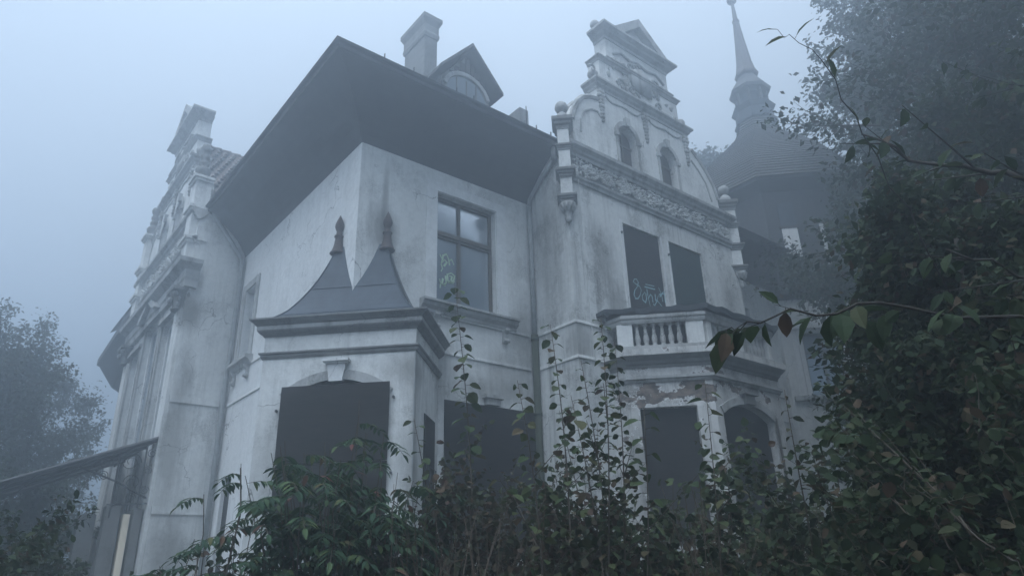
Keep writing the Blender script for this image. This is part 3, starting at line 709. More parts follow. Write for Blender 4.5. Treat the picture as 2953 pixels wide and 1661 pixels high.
# diagonal corner pilasters of the right gable with ball finials and pendants
def corner_pilaster(T, zb, gp):
    def sq(hw0, z0, hw1, z1, off): return None
    b = MB(); fbox(b, T, -.12, .12, 8.62, 9.07, -.2, .12); fbox(b, T, -.12, .12, 9.25, 10.25, -.2, .14)
    pl = part('pilaster', b, 'plaster', gp)
    def cap(z0, z1, o, mat='stone_dark', nm='capital'):
        b = MB(); y0, y1 = -.25, .14
        P4 = [T(-.12, y0, 0)[:2], T(-.12, y1, 0)[:2], T(.12, y1, 0)[:2], T(.12, y0, 0)[:2]]
        h = z1 - z0
        b.sweep([tuple(p) for p in P4], [(-.02, z0), (.015, z0), (.02, z0 + h * .3), (o * .55, z0 + h * .4), (o * .6, z0 + h * .6), (o, z0 + h * .72), (o, z1), (-.12, z1)]); part(nm, b, mat, pl)
    cap(9.07, 9.25, .085); cap(9.7, 9.84, .06); cap(10.22, 10.5, .10); cap(8.48, 8.64, .08)
    b = MB()
    b.lathe([(.02, -.42), (.06, -.40), (.075, -.34), (.05, -.27), (.075, -.22), (.07, -.2), (.13, -.12), (.165, -.04), (.165, .0)], tuple(T(0, .03, 8.48)), 12)
    for k in range(10):
        q = k / 10 * 2 * math.pi; c0 = T(0, .03, 8.48)
        b.tube([c0 + Vector((.165 * math.cos(q), .165 * math.sin(q), -.02)), c0 + Vector((.14 * math.cos(q), .14 * math.sin(q), -.11)), c0 + Vector((.085 * math.cos(q), .085 * math.sin(q), -.19))], .02, 5)
    part('pendant', b, 'stone', pl, smooth=True)
    b = MB(); o = T(0, -.03, 10.5)
    b.lathe([(.14, 0), (.15, .05), (.145, .14), (.10, .2), (.06, .23), (.06, .27)], tuple(o), 12); b.sphere((o.x, o.y, o.z + .38), .145, 14, 10); part('ball_finial', b, 'stone', pl, smooth=True)
TP1 = frame((4.0 + .03, -1.2 + .03, 0), (S2, -S2, 0), (-S2, -S2, 0))
corner_pilaster(frame((4.0 - .02, -1.2 - .02, 0), (S2, -S2, 0), (-S2, -S2, 0)), 8.5, gR)
corner_pilaster(frame((9.9, -1.2, 0), (S2, S2, 0), (S2, -S2, 0)), 8.5, gR)

# upper windows of the right wing, boarded, one sprayed with graffiti
b = MB(); fbox(b, FGR, 5.6, 6.86, 6.0, 8.6, -.10, -.06); bdl = part('window_board', b, 'board', villa)
b = MB(); fbox(b, FGR, 7.14, 8.4, 6.0, 8.6, -.10, -.06); part('window_board', b, 'board_green', villa)
b = MB(); fbox(b, FGR, 7.14, 7.21, 6.0, 8.6, -.055, -.02); part('shutter_edge', b, 'board_green', villa)
for a0, a1, c1 in ((6.86, 6.9, 8.6), (7.1, 7.14, 8.6), (5.5, 5.6, 8.66)):
    b = MB(); fbox(b, FGR, a0, a1, 6.2, c1, 0, .02); part('window_jamb', b, 'plaster_clean', villa)
for a, c in ((5.52, 8.3), (7.08, 8.2)):
    b = MB(); fbox(b, FGR, a, a + .03, c, c + .05, 0, .05); part('shutter_hinge', b, 'iron', villa)
def strokes(T, lines, r_, depth, name, mat, parent):
    b = MB()
    rq = random.Random(4); r0_ = r_
    for ln in lines:
        for i in range(len(ln) - 1):
            r_ = r0_ * rq.uniform(.55, 1.35)
            a, c = np.array(ln[i]), np.array(ln[i + 1]); d = c - a; L = np.hypot(*d)
            if L < 1e-4: continue
            d = d / L; nn = np.array((-d[1], d[0])) * r_; a = a - d * r_ * .7; c = c + d * r_ * .7
            b.poly([T(*(a + nn)[:1], depth, (a + nn)[1]), T((a - nn)[0], depth, (a - nn)[1]), T((c - nn)[0], depth, (c - nn)[1]), T((c + nn)[0], depth, (c + nn)[1])], T(0, .002, 0) - T(0, 0, 0))
    return part(name, b, mat, parent)
GR1 = [[(5.89, 7.35), (5.85, 7.28), (5.92, 7.25), (6.04, 7.22), (6.08, 7.14), (6.03, 7.02), (5.95, 6.92), (5.87, 6.9), (5.83, 6.98), (5.87, 7.09), (5.97, 7.2), (6.01, 7.31), (5.96, 7.37), (5.89, 7.35)], [(6.19, 7.12), (6.09, 7.02), (6.1, 6.92), (6.18, 6.88), (6.23, 6.98), (6.22, 7.1)], [(6.27, 7.2), (6.28, 7.07), (6.32, 6.84)], [(6.3, 7.01), (6.37, 7.11), (6.42, 7.08), (6.43, 6.94)], [(6.53, 7.15), (6.53, 7.0)], [(6.44, 6.9), (6.45, 6.89)], [(6.64, 7.15), (6.56, 6.99), (6.46, 6.86)], [(6.52, 7.04), (6.62, 6.99), (6.72, 6.91)], [(6.68, 7.34), (6.75, 7.2), (6.77, 7.04)], [(6.92, 7.36), (6.8, 7.25), (6.69, 7.13)], [(6.68, 7.18), (6.93, 7.27)], [(6.85, 7.23), (6.85, 7.03)], [(6.25, 7.32), (6.53, 7.34)], [(6.21, 7.25), (6.54, 7.27)]]
GR2 = [[(1.83, 7.32), (1.88, 7.24), (1.86, 7.13), (1.89, 7.04), (1.86, 6.98)], [(1.86, 7.15), (1.94, 7.24), (1.99, 7.2), (1.93, 7.11)], [(1.89, 7.23), (1.9, 7.32), (1.98, 7.37), (2.03, 7.27), (2.05, 7.16)], [(2.03, 7.24), (2.1, 7.29), (2.15, 7.19)], [(1.83, 6.81), (1.85, 6.73), (1.84, 6.64)], [(1.9, 6.83), (1.88, 6.72), (1.95, 6.71)], [(1.96, 6.9), (1.98, 6.78), (1.93, 6.71)], [(2.0, 6.95), (2.09, 7.0), (2.17, 6.96), (2.15, 6.86), (2.07, 6.8), (2.01, 6.83), (2.0, 6.95)], [(2.05, 6.93), (2.11, 6.93), (2.09, 6.86)], [(2.03, 6.79), (2.13, 6.8), (2.16, 6.84)]]
strokes(FGR, GR1, .011, -.057, 'graffiti', 'graffiti_pale', bdl)
strokes(FB, GR2, .016, -.165, 'graffiti', 'graffiti_yellow', w1)
b = MB(); b.tube([(4.28, -1.28, 10.6), (4.30, -1.26, 9.3), (4.32, -1.25, 7.5), (4.36, -1.25, 6.0), (4.40, -1.26, 5.2)], .007, 4); part('cable', b, 'white_wire', villa)

# ---- balcony bay
OB = [(4.85, -1.2), (4.85, -1.6), (5.93, -2.68), (8.15, -2.68), (9.23, -1.6), (9.23, -1.2)]
b = MB()
wall(b, frame((4.85, -1.2, 0), (0, -1, 0), (-1, 0, 0)), 0, .4, 0, 5.2)
wall(b, FO, 0, 1.527, 0, 5.2, [(.17, 1.19, 1.98, 4.36)], .22)
wall(b, FOF, 5.93, 8.15, 0, 5.2, [(6.12, 7.78, 1.98, 4.46, .24)], .22)
wall(b, frame((8.15, -2.68, 0), (S2, S2, 0), (S2, -S2, 0)), 0, 1.527, 0, 5.2)
wall(b, frame((9.23, -1.6, 0), (0, 1, 0), (1, 0, 0)), 0, .4, 0, 5.2)
bb = part('balcony_bay', b, 'plaster_peel', villa)
def sw(prof, name, mat): b = MB(); b.sweep(OB, prof); return part(name, b, mat, bb)
sw([(-.05, 4.82), (.03, 4.82), (.05, 4.86), (.08, 4.88), (.08, 4.93), (-.05, 4.95)], 'string_course', 'stone')
sw([(-.05, 5.10), (.02, 5.10), (.03, 5.14), (.07, 5.17), (.09, 5.22), (.16, 5.27), (.18, 5.30), (-.05, 5.30)], 'cornice', 'stone_dark')
sw([(-.05, 5.30), (.20, 5.30), (.20, 5.42), (.16, 5.43), (-.05, 5.44)], 'balcony_slab', 'plaster_peel')
sw([(-.16, 5.43), (.03, 5.43), (.03, 5.53), (-.16, 5.53)], 'plinth', 'stone')
sw([(-.16, 5.97), (.03, 5.97), (.05, 6.01), (.05, 6.04), (.08, 6.07), (.08, 6.13), (-.16, 6.13)], 'handrail', 'stone')
sw([(-.34, 5.46), (-.30, 5.46), (-.30, 6.12), (-.34, 6.12)], 'dark_gap_backing', 'timber')  # dark board added behind the balusters so the gaps read dark
b = MB(); b.add([(p[0], p[1], 5.44) for p in OB], [tuple(range(6))]); part('balcony_floor', b, 'stone', bb)
for T, a0, a1 in ((FO, -.12, .17), (FO, 1.18, 1.50), (FOF, 5.98, 6.12), (FOF, 8.0, 8.12), (FOF, 7.0, 7.12)):
    b = MB(); fbox(b, T, a0, a1, 5.53, 5.97, -.15, .012); part('balustrade_pier', b, 'plaster', bb)
bp = [(.055, 0), (.055, .03), (.035, .05), (.05, .09), (.058, .15), (.045, .22), (.03, .25), (.042, .265), (.03, .28), (.034, .33), (.026, .38), (.04, .40), (.055, .415), (.055, .44)]
b = MB(); b.lathe(bp, (0, 0, 0), 10)
bal = None
spots = [FO(.265 + .157 * k, -.06, 5.53) for k in range(6)] + [FOF(6.22 + .13 * k, -.06, 5.53) for k in range(6)] + [FOF(7.22 + .13 * k, -.06, 5.53) for k in range(6)]
for p in spots:
    if bal is None:
        bal = mesh_obj('baluster', b, 'stone', bb, smooth=True); bal.matrix_basis = Matrix.Translation(p)
    else: copy_of(bal, bb, Matrix.Translation(p))
# torn felt lying over the hand rail
b = MB(); pth = []
FP = [(4.62, -1.2), (4.62, -1.42)] + [(4.62 + 1.25 * t, -1.42 - 1.28 * t) for t in np.linspace(.1, .95, 14)] + [(5.9, -2.78)] + [(5.9 + 2.4 * t, -2.78) for t in np.linspace(.05, 1, 14)] + [(9.2, -1.9)]
rn = random.Random(5)
rows = []
for i, p in enumerate(FP):
    wob = .03 * math.sin(i * 1.7) + rn.uniform(-.02, .02)
    nx, ny = (-S2, -S2) if i < 16 else (0, -1)
    if i < 2: nx, ny = -1, 0
    rows.append([(p[0] - nx * .38, p[1] - ny * .38, 6.28), (p[0] - nx * .02, p[1] - ny * .02, 6.275 + wob * .5), (p[0] + nx * .05, p[1] + ny * .05, 6.25 + wob * .6), (p[0] + nx * .035, p[1] + ny * .035, 6.17 + wob)])
for i in range(len(rows) - 1):
    for k in range(3): b.add([rows[i][k], rows[i + 1][k], rows[i + 1][k + 1], rows[i][k + 1]], [(0, 1, 2, 3)])
ft = part('torn_roofing_felt', b, 'felt', bb)
md = ft.modifiers.new('t', 'SOLIDIFY'); md.thickness = .015
b = MB(); b.sweep(OB, [(-.2, 6.135), (.02, 6.135), (.02, 6.24), (-.2, 6.24)]); part('cover_board', b, 'timber', bb)
# boards and trims in its openings
b = MB(); fbox(b, FO, .17, 1.19, 1.98, 4.36, -.20, -.16); part('window_board', b, 'board', bb)
b = MB(); fbox(b, FOF, 6.12, 7.78, 1.98, 4.46, -.20, -.16); part('window_board', b, 'board', bb)
b = MB(); arch_band(b, FOF, 6.95, .83, 4.46, .24, .14, .03); part('arch_trim', b, 'stone', bb)
b = MB(); fbox(b, FOF, 6.80, 7.10, 4.46, 4.64, -.01, .09); fbox(b, FOF, 6.72, 7.18, 4.64, 4.70, -.01, .13); part('keystone', b, 'stone_dark', bb)
for a0, a1 in ((1.19, 1.27), (.07, .16)):
    b = MB(); fbox(b, FO, a0, a1, 1.98, 4.36, -.01, .03); part('window_jamb', b, 'plaster_peel', bb)
b = MB(); fbox(b, FO, .1, 1.25, 1.86, 1.97, -.01, .1); part('window_sill', b, 'stone', bb)
b = MB(); b.box((7.80, -2.72, 2.0), (7.85, -2.69, 4.3)); part('shutter_post', b, 'wood', bb)

# ---- left gable wing: tall pilasters, capitals, windows, entablature, finials, tiles
for ac in (6.38, 11.62):
    b = MB(); fbox(b, FGL, ac - .25, ac + .25, 0, 7.45, -.02, .07); pl = part('pilaster', b, 'plaster', villa)
    b = MB()
    o = FGL(ac, .03, 7.45)
    b.lathe([(.2, 0), (.2, .03), (.17, .05), (.19, .2), (.24, .35), (.28, .42)], (o.x, o.y, o.z), 12)
    rn = random.Random(2)
    for k in range(26):
        q = rn.uniform(0, 6.28); zz = rn.choice((.1, .22, .34)); rad = .2 + zz * .2
        c0 = o + Vector((rad * math.cos(q), rad * math.sin(q), zz)); b.sphere(tuple(c0), .05, 6, 4, sz=1.4)
    fbox(b, FGL, ac - .32, ac + .32, 7.87, 7.95, -.02, .3)
    part('capital', b, 'stone_dark', pl)
b = MB(); EP = [(-1.2, 11.98), (-1.2, 6.08), (-1.02, 6.08)]
b.sweep(EP, [(-.05, 7.95), (.10, 7.95), (.11, 8.1), (.14, 8.15), (.14, 8.35), (.2, 8.4), (.32, 8.46), (.34, 8.56), (-.05, 8.6)]); part('entablature', b, 'stone', villa)
b = MB()
pedt = [(8.1, 8.08), (8.2, 8.2), (9.0, 8.6), (9.8, 8.2), (9.9, 8.08), (9.7, 8.08), (9.0, 8.45), (8.3, 8.08)]
b.poly([FGL(a, .05, c) for a, c in pedt], FGL(0, .26, 0) - FGL(0, .05, 0)); part('window_pediment', b, 'stone', villa)
for a0, a1, c1 in ((6.75, 7.85, 7.5), (8.25, 9.75, 7.9), (10.1, 11.1, 7.5)):
    b = MB(); fbox(b, FGL, a0, a0 + .07, 3.2, c1, -.2, -.12); fbox(b, FGL, a1 - .07, a1, 3.2, c1, -.2, -.12); fbox(b, FGL, a0 + .07, a1 - .07, c1 - .08, c1, -.2, -.12)
    fbox(b, FGL, (a0 + a1) / 2 - .03, (a0 + a1) / 2 + .03, 3.2, c1 - .08, -.2, -.13)
    wn = part('tall_window', b, 'plaster_clean', villa)
    for q0, q1 in ((a0 + .07, (a0 + a1) / 2 - .03), ((a0 + a1) / 2 + .03, a1 - .07)):
        b = MB(); fbox(b, FGL, q0, q1, 3.2, c1 - .08, -.18, -.17); part('pane', b, 'glass', wn)
    b = MB(); fbox(b, FGL, a0 - .12, a0 - .01, 3.2, c1 + .02, -.01, .05); fbox(b, FGL, a1 + .01, a1 + .12, 3.2, c1 + .02, -.01, .05); fbox(b, FGL, a0 - .14, a1 + .14, c1 + .03, c1 + .15, -.01, .12); part('surround', b, 'stone', wn)
# stacked pedestals and finials of the left gable
def stack(T, ac, zs, out, name='pedestal'):
    for i in range(len(zs) - 1):
        b = MB(); hw_ = .24 - .02 * i; fbox(b, T, ac - hw_, ac + hw_, zs[i], zs[i + 1] - .14, -.2, out)
        fbox(b, T, ac - hw_ - .05, ac + hw_ + .05, zs[i + 1] - .14, zs[i + 1] - .07, -.22, out + .05); fbox(b, T, ac - hw_ - .09, ac + hw_ + .09, zs[i + 1] - .07, zs[i + 1], -.24, out + .09)
        part(name, b, 'plaster', gL)
stack(FGL, 6.38, [8.58, 9.25, 10.1, 10.95], .16); stack(FGL, 11.62, [8.58, 9.5, 10.4, 11.5], .16)
urn = [(.15, 0), (.17, .05), (.12, .1), (.15, .16), (.17, .26), (.13, .34), (.07, .38), (.11, .44), (.11, .5), (.07, .56), (.1, .62), (.1, .7), (.06, .76), (.1, .82), (.12, .9), (.09, 1.0), (.02, 1.04)]
for a, z in ((11.62, 11.5), (6.38, 10.95), (8.0, 8.85), (9.9, 8.85)):
    s_ = 1.0 if z > 10 else .6
    b = MB(); p = FGL(a, .02, z); b.lathe([(q[0] * s_ * 1.1, q[1] * s_) for q in urn], tuple(p), 10); part('urn_finial', b, 'stone_dark', gL, smooth=True)
# wing roof behind the left gable, with separate tiles on the slope that shows
zr, ze_, yr, ye = 13.55, 10.25, 9.0, 6.0
b = MB(); b.add([(-.85, yr, zr), (5, yr, zr), (5, ye, ze_), (-.85, ye, ze_), (-.85, 12, ze_), (5, 12, ze_)], [(0, 3, 2, 1), (0, 1, 5, 4)]); wr_ = part('wing_roof', b, 'roofing', villa)
sl = Vector((0, ye - yr, ze_ - zr)).normalized(); nn = Vector((0, -(zr - ze_), (yr - ye))).normalized()
tl = MB(); tw, tlh = .21, .34
seg = [(-.5, 0), (-.25, .045), (0, .05), (.2, .01), (.35, -.02), (.5, 0)]
vs = []
for v_ in (0, 1):
    for a, h in seg: vs.append(Vector((a * tw, 0, 0)) + sl * (v_ * tlh) + nn * (h + .03 + .03 * v_))
for a, h in seg: vs.append(Vector((a * tw, 0, 0)) + sl * tlh + nn * (h + .03))
nS = len(seg)
tl.v = [tuple(v) for v in vs]; tl.f = [(i, i + 1, nS + i + 1, nS + i) for i in range(nS - 1)] + [(nS + i, nS + i + 1, 2 * nS + i + 1, 2 * nS + i) for i in range(nS - 1)]
t0 = None; cnt = 0
for i in range(13):
    for j in range(11):
        p = Vector((-.75 + tw * (j + .5 * (i % 2)), yr, zr)) + sl * (.02 + i * .30)
        mt4 = Matrix.Translation(p) @ Matrix.Rotation(rng.normal(0, .02), 4, 'Y')
        if t0 is None: t0 = mesh_obj('roof_tile', tl, 'tile', wr_); t0.matrix_basis = mt4
        else: copy_of(t0, wr_, mt4)
        cnt += 1
for j in range(9):
    b = MB(); x = -.8 + j * .28; b.tube([(x, yr, zr + .02), (x + .27, yr, zr + .035)], [.09, .105], 8); part('ridge_tile', b, 'tile', wr_)
# half timbering on the far wall
b = MB()
for k in range(7):
    y = 12.1 + k * .8; fbox(b, FA, y, y + .06, 3.0, 8.4, 0, .012)
for z in (3.1, 5.2, 7.0): fbox(b, FA, 12.0, 17.0, z, z + .07, .012, .02)
for k in range(6):
    y = 12.1 + k * .8
    b.tube([FA(y + .1, .01, 3.2), FA(y + .7, .01, 5.1)], .022, 4); b.tube([FA(y + .7, .01, 5.3), FA(y + .1, .01, 6.9)], .022, 4)
part('half_timbering', b, 'timber', villa)
b = MB(); b.tube([(-.95, 17.3, 9.2), (-.3, 17.0, 8.5)], .06, 6); part('eaves_bracket', b, 'timber', villa)

# ---- entrance canopy of iron and glass, left
cn = part('entrance_canopy', (lambda b: ([b.tube([(-1.22, y, 4.5), (-2.5, y, 4.0), (-4.4, y, 3.2)], .035, 6) for y in (6.25, 7.3, 8.4, 9.5)], b)[1])(MB()), 'iron', villa)
def cz(x): return 4.5 - (-1.22 - x) * .41
for i in range(8):
    for j in range(4):
        y0 = 6.3 + j * 1.08; xa = -1.25 - i * .4; xb = xa - .38
        b = MB(); b.add([(xa, y0, cz(xa) + .05), (xb, y0, cz(xb) + .05), (xb, y0 + 1.02, cz(xb) + .05), (xa, y0 + 1.02, cz(xa) + .05), (xa, y0, cz(xa) + .065), (xb, y0, cz(xb) + .065), (xb, y0 + 1.02, cz(xb) + .065), (xa, y0 + 1.02, cz(xa) + .065)], [(0, 1, 2, 3), (7, 6, 5, 4), (0, 4, 5, 1), (1, 5, 6, 2), (2, 6, 7, 3), (3, 7, 4, 0)])
        part('glass_pane', b, 'moss_glass', cn)
b = MB()
for k in range(9): xa = -1.25 - k * .4; b.tube([(xa, 6.2, cz(xa) + .02), (xa, 10.6, cz(xa) + .02)], .022, 5)
b.tube([(-4.4, 6.2, 3.22), (-4.4, 10.6, 3.22)], .05, 6); b.tube([(-1.24, 6.2, 4.52), (-4.5, 6.2, cz(-4.5) + .03)], .045, 6); part('glazing_bar', b, 'iron', cn)
for x, zt, zb in ((-1.24, 4.45, 2.2), (-1.44, 4.38, 3.1), (-1.92, 4.15, 2.9)):
    b = MB(); b.tube([(x, 6.24, zb), (x, 6.24, zt)], .018, 5); part('bracket_bar', b, 'iron', cn)
b = MB()
b.tube([(-1.24, 6.24, 3.2), (-2.0, 6.24, 3.15)], .016, 5); b.tube([(-1.3, 6.24, 3.3), (-1.9, 6.24, 3.6), (-2.6, 6.24, 3.85)], .02, 5)
for cx, cz_, r_, s in ((-1.33, 4.2, .1, 1), (-1.36, 3.85, .09, -1), (-1.7, 4.0, .2, 1), (-1.62, 3.6, .16, -1), (-1.36, 3.45, .09, 1), (-2.15, 3.95, .13, 1), (-2.15, 3.7, .1, -1), (-1.6, 3.3, .1, 1)):
    b.tube([(cx + s * r_ * (1 - q / 14) * math.cos(q), 6.24, cz_ + r_ * (1 - q / 14) * math.sin(q)) for q in np.linspace(0, 10.5, 26)], .009, 4)
part('scrollwork', b, 'iron', cn)
b = MB(); fbox(b, FGL, 8.3, 9.4, .3, 2.95, -.2, -.15); part('entrance_door', b, 'board', villa)
b = MB(); b.box((-1.62, 6.45, .0), (-1.50, 6.75, 3.0)); part('lit_doorway_panel', b, 'cream', villa, label='pale panel coloured as a brightly lit wall in the doorway under the canopy')  # stands in for the lit wall through the doorway, brightness painted in
b = MB(); b.box((-1.95, 6.5, 0), (-1.68, 6.8, 3.15)); part('porch_post', b, 'stone_dark', villa)
b = MB(); b.box((-2.35, 6.8, 0), (-2.05, 7.1, 3.0)); part('porch_post', b, 'stone_dark', villa)
b = MB(); b.box((-1.46, 6.35, 0), (-1.30, 6.6, 3.1)); part('porch_post', b, 'stone_dark', villa)

# ---- tower
TX, TY = 16.45, .95
tw_ = part('tower', (lambda b: (wall(b, FT, 0, 2.2, 0, 8.95, [(.58, 1.62, 6.05, 7.9)], .25), [wall(b, frame(FT(2.2 * 0, 0, 0), (0, 1, 0), (-1, 0, 0)), 0, 2.2, 0, 8.95)],
    wall(b, frame(FT(2.2, 0, 0), (1, 0, 0), (0, -1, 0)), 0, 2.2, 0, 8.95), b)[3])(MB()), 'plaster', villa)
b = MB()
fbox(b, FT, .58, .64, 6.05, 7.9, -.16, -.1); fbox(b, FT, 1.56, 1.62, 6.05, 7.9, -.16, -.1); fbox(b, FT, .64, 1.56, 7.84, 7.9, -.16, -.1); fbox(b, FT, 1.07, 1.13, 6.05, 7.84, -.16, -.1); fbox(b, FT, .64, 1.56, 7.3, 7.37, -.15, -.09)
part('window_frame', b, 'wood', tw_)
b = MB(); fbox(b, FT, .64, 1.56, 6.05, 7.84, -.14, -.13); part('pane', b, 'glass', tw_)
b = MB(); fbox(b, FT, .28, .42, 6.05, 8.0, -.01, .03); fbox(b, FT, .44, .56, 6.05, 8.0, -.01, .05); fbox(b, FT, 1.64, 1.9, 6.05, 8.0, -.01, .04); fbox(b, FT, .2, 2.0, 8.02, 8.2, -.01, .08); part('window_surround', b, 'plaster_clean', tw_)
b = MB(); fbox(b, FT, .05, 2.1, 5.9, 6.03, -.01, .14); part('window_sill', b, 'stone', tw_)
oct_ = [(TX + 2.87 * math.cos(R(22.5 + 45 * k)), TY + 2.87 * math.sin(R(22.5 + 45 * k))) for k in range(8)]
octc = oct_
b = MB(); b.sweep(octc, [(-.1, 8.95), (.10, 8.95), (.16, 9.1), (.12, 9.3), (.12, 12.75), (-.1, 12.75)], closed=True); part('upper_storey', b, 'dark_cladding', tw_)
b = MB(); b.sweep(octc, [(.0, 12.5), (.35, 12.75), (.5, 12.85), (.5, 12.95), (.0, 13.0)], closed=True); part('roof_eaves', b, 'soffit', tw_)
FTU = frame((13.6 - .125 * S2 - .09, 0 - .125 * S2, 0), (S2, -S2, 0), (-S2, -S2, 0))
for a0, a1 in ((.62, 1.08), ):
    b = MB(); fbox(b, FTU, a0, a1, 11.3, 12.1, .0, .03); part('bluish_pane', b, 'slate', tw_)  # upper window pane, drawn as an opaque bluish sheet
    b = MB(); fbox(b, FTU, a0, a1, 10.25, 11.22, .0, .03); part('pale_pane', b, 'plaster_clean', tw_)  # lower window pane, reflected sky painted as opaque pale plaster
    b = MB(); fbox(b, FTU, a0 - .06, a1 + .06, 11.22, 11.3, .0, .05); part('window_bar', b, 'timber', tw_)
b = MB(); fbox(b, FTU, 1.75, 1.86, 9.95, 11.3, .0, .03); part('pale_pane', b, 'plaster_clean', tw_)  # second window seen edge-on, its bright reflection painted as a pale strip
# shingled bell-shaped roof in courses
rp = [(3.5, 12.95), (3.34, 13.4), (3.05, 14.0), (2.6, 14.6), (2.08, 15.15), (1.52, 15.7), (1.08, 16.15), (.82, 16.5), (.7, 17.0)]
zz = np.linspace(12.95, 17.0, 34); courses = MB()
for i in range(len(zz) - 1):
    ra = float(np.interp(zz[i], [p[1] for p in rp], [p[0] for p in rp])); rb = float(np.interp(zz[i + 1], [p[1] for p in rp], [p[0] for p in rp]))
    V8 = []
    for r_, z in ((rb - .02, zz[i + 1]), (ra + .035, zz[i] - .01), (ra - .02, zz[i] - .012)):
        V8 += [(TX + r_ * math.cos(R(22.5 + 45 * k)), TY + r_ * math.sin(R(22.5 + 45 * k)), z) for k in range(8)]
    courses.add(V8, [(8 + k, 8 + (k + 1) % 8, (k + 1) % 8, k) for k in range(8)] + [(16 + k, 16 + (k + 1) % 8, 8 + (k + 1) % 8, 8 + k) for k in range(8)])
part('shingle_courses', courses, 'roofing', tw_, kind='stuff')
def ring(prof, name, mat, n=8):
    b = MB(); b.lathe(prof, (TX, TY, 0), n, R(22.5)); return part(name, b, mat, tw_)
ring([(.62, 16.95), (.78, 17.0), (.80, 17.06), (.70, 17.12), (.70, 17.5), (.78, 17.6), (.82, 17.68), (.66, 17.72), (.6, 17.74)], 'lantern_base', 'slate')
for k in range(8):
    q = R(22.5 + 45 * k); b = MB(); b.tube([(TX + .56 * math.cos(q), TY + .56 * math.sin(q), 17.7), (TX + .56 * math.cos(q), TY + .56 * math.sin(q), 18.42)], .06, 5); part('lantern_post', b, 'dark_cladding', tw_)
ring([(.44, 17.7), (.44, 18.42)], 'lantern_core', 'slate')
ring([(.5, 18.35), (.74, 18.4), (.79, 18.52), (.66, 18.72), (.5, 18.95), (.36, 19.2), (.33, 19.3)], 'lantern_roof', 'dark_cladding')
ring([(.3, 19.2), (.44, 19.28), (.46, 19.36), (.36, 19.6), (.29, 20.0), (.2, 21.0), (.13, 21.9), (.12, 22.0), (.15, 22.03), (.15, 22.1), (.1, 22.15), (.05, 23.1)], 'spire', 'rust')
b = MB(); b.sphere((TX, TY, 23.2), .2, 12, 8); b.tube([(TX, TY, 23.3), (TX, TY, 24.3)], .02, 5); part('spire_ball', b, 'rust', tw_, smooth=True)

# ================================================================== VEGETATION
def tpl(pts_half, fold=.25, droop=.15):
    """leaf blade: outline half widths at stations along the midrib, folded a little"""
    vs = []; fs = []
    n = len(pts_half)
    for i, (t, wd) in enumerate(pts_half):
        z = -droop * t * t
        vs.append((0, t, z)); vs.append((-wd, t, z + wd * fold)); vs.append((wd, t, z + wd * fold))
    for i in range(n - 1):
        a = 3 * i
        fs.append((a, a + 3, a + 4, a + 1)); fs.append((a, a + 2, a + 5, a + 3))
    return np.array(vs, float), fs
ROUND = tpl([(0, .02), (.16, .30), (.42, .43), (.70, .33), (.9, .13), (1, .0)])
OVAL = tpl([(0, .02), (.2, .20), (.5, .28), (.8, .15), (1, .0)], .3, .25)
LANCE = tpl([(0, .01), (.3, .15), (.65, .14), (1, 0)], .3, .3)
QUAD = (np.array([(0, 0, 0), (-.3, .5, .05), (0, 1, -.1), (.3, .5, .05)], float), [(0, 3, 2, 1)])
def basis(d, nrm):
    d = d / np.linalg.norm(d, axis=1, keepdims=True)
    x = np.cross(d, nrm); x /= np.maximum(1e-6, np.linalg.norm(x, axis=1, keepdims=True))
    z = np.cross(x, d); return x, d, z
def leaves_mesh(name, T, P, D, Nn, S, mat, parent, **props):
    v0, fs = T; n = len(P)
    if n == 0: return None
    x, y, z = basis(D, Nn)
    V = (P[:, None, :] + S[:, None, None] * (v0[None, :, 0, None] * x[:, None, :] + v0[None, :, 1, None] * y[:, None, :] + v0[None, :, 2, None] * z[:, None, :])).reshape(-1, 3)
    k = len(v0); me = bpy.data.meshes.new(name)
    if all(len(f) == 4 for f in fs):
        F = (np.array(fs)[None] + (np.arange(n) * k)[:, None, None]).reshape(-1, 4)
        me.vertices.add(len(V)); me.vertices.foreach_set('co', V.astype(np.float32).ravel())
        me.loops.add(F.size); me.loops.foreach_set('vertex_index', F.ravel().astype(np.int32))
        me.polygons.add(len(F)); me.polygons.foreach_set('loop_start', (np.arange(len(F)) * 4).astype(np.int32))
        me.update(calc_edges=True)
    o = bpy.data.objects.new(name, me); COL.objects.link(o); me.materials.append(M[mat])
    if parent: o.parent = parent; o.matrix_parent_inverse = PINV[parent.name]
    for q, v in props.items(): o[q] = v
    PINV[o.name] = Matrix.Identity(4); return o
LEAFMESH = {}
def leaf_objects(T, tname, P, D, Nn, S, mat, parent):
    """every leaf its own object; all of a kind share one mesh"""
    key = (tname, mat)
    if key not in LEAFMESH:
        me = bpy.data.meshes.new('leaf'); me.from_pydata([tuple(v) for v in T[0]], [], T[1]); me.materials.append(M[mat]); LEAFMESH[key] = me
    x, y, z = basis(D, Nn); pinv = PINV[parent.name]
    for i in range(len(P)):
        o = bpy.data.objects.new('leaf', LEAFMESH[key]); COL.objects.link(o); o.parent = parent; o.matrix_parent_inverse = pinv
        s = S[i]; m4 = Matrix(((x[i][0] * s, y[i][0] * s, z[i][0] * s, P[i][0]), (x[i][1] * s, y[i][1] * s, z[i][1] * s, P[i][1]), (x[i][2] * s, y[i][2] * s, z[i][2] * s, P[i][2]), (0, 0, 0, 1)))
        o.matrix_basis = m4
def rnd_dirs(n, down=.0):
    d = rng.normal(size=(n, 3)); d[:, 2] -= down; return d
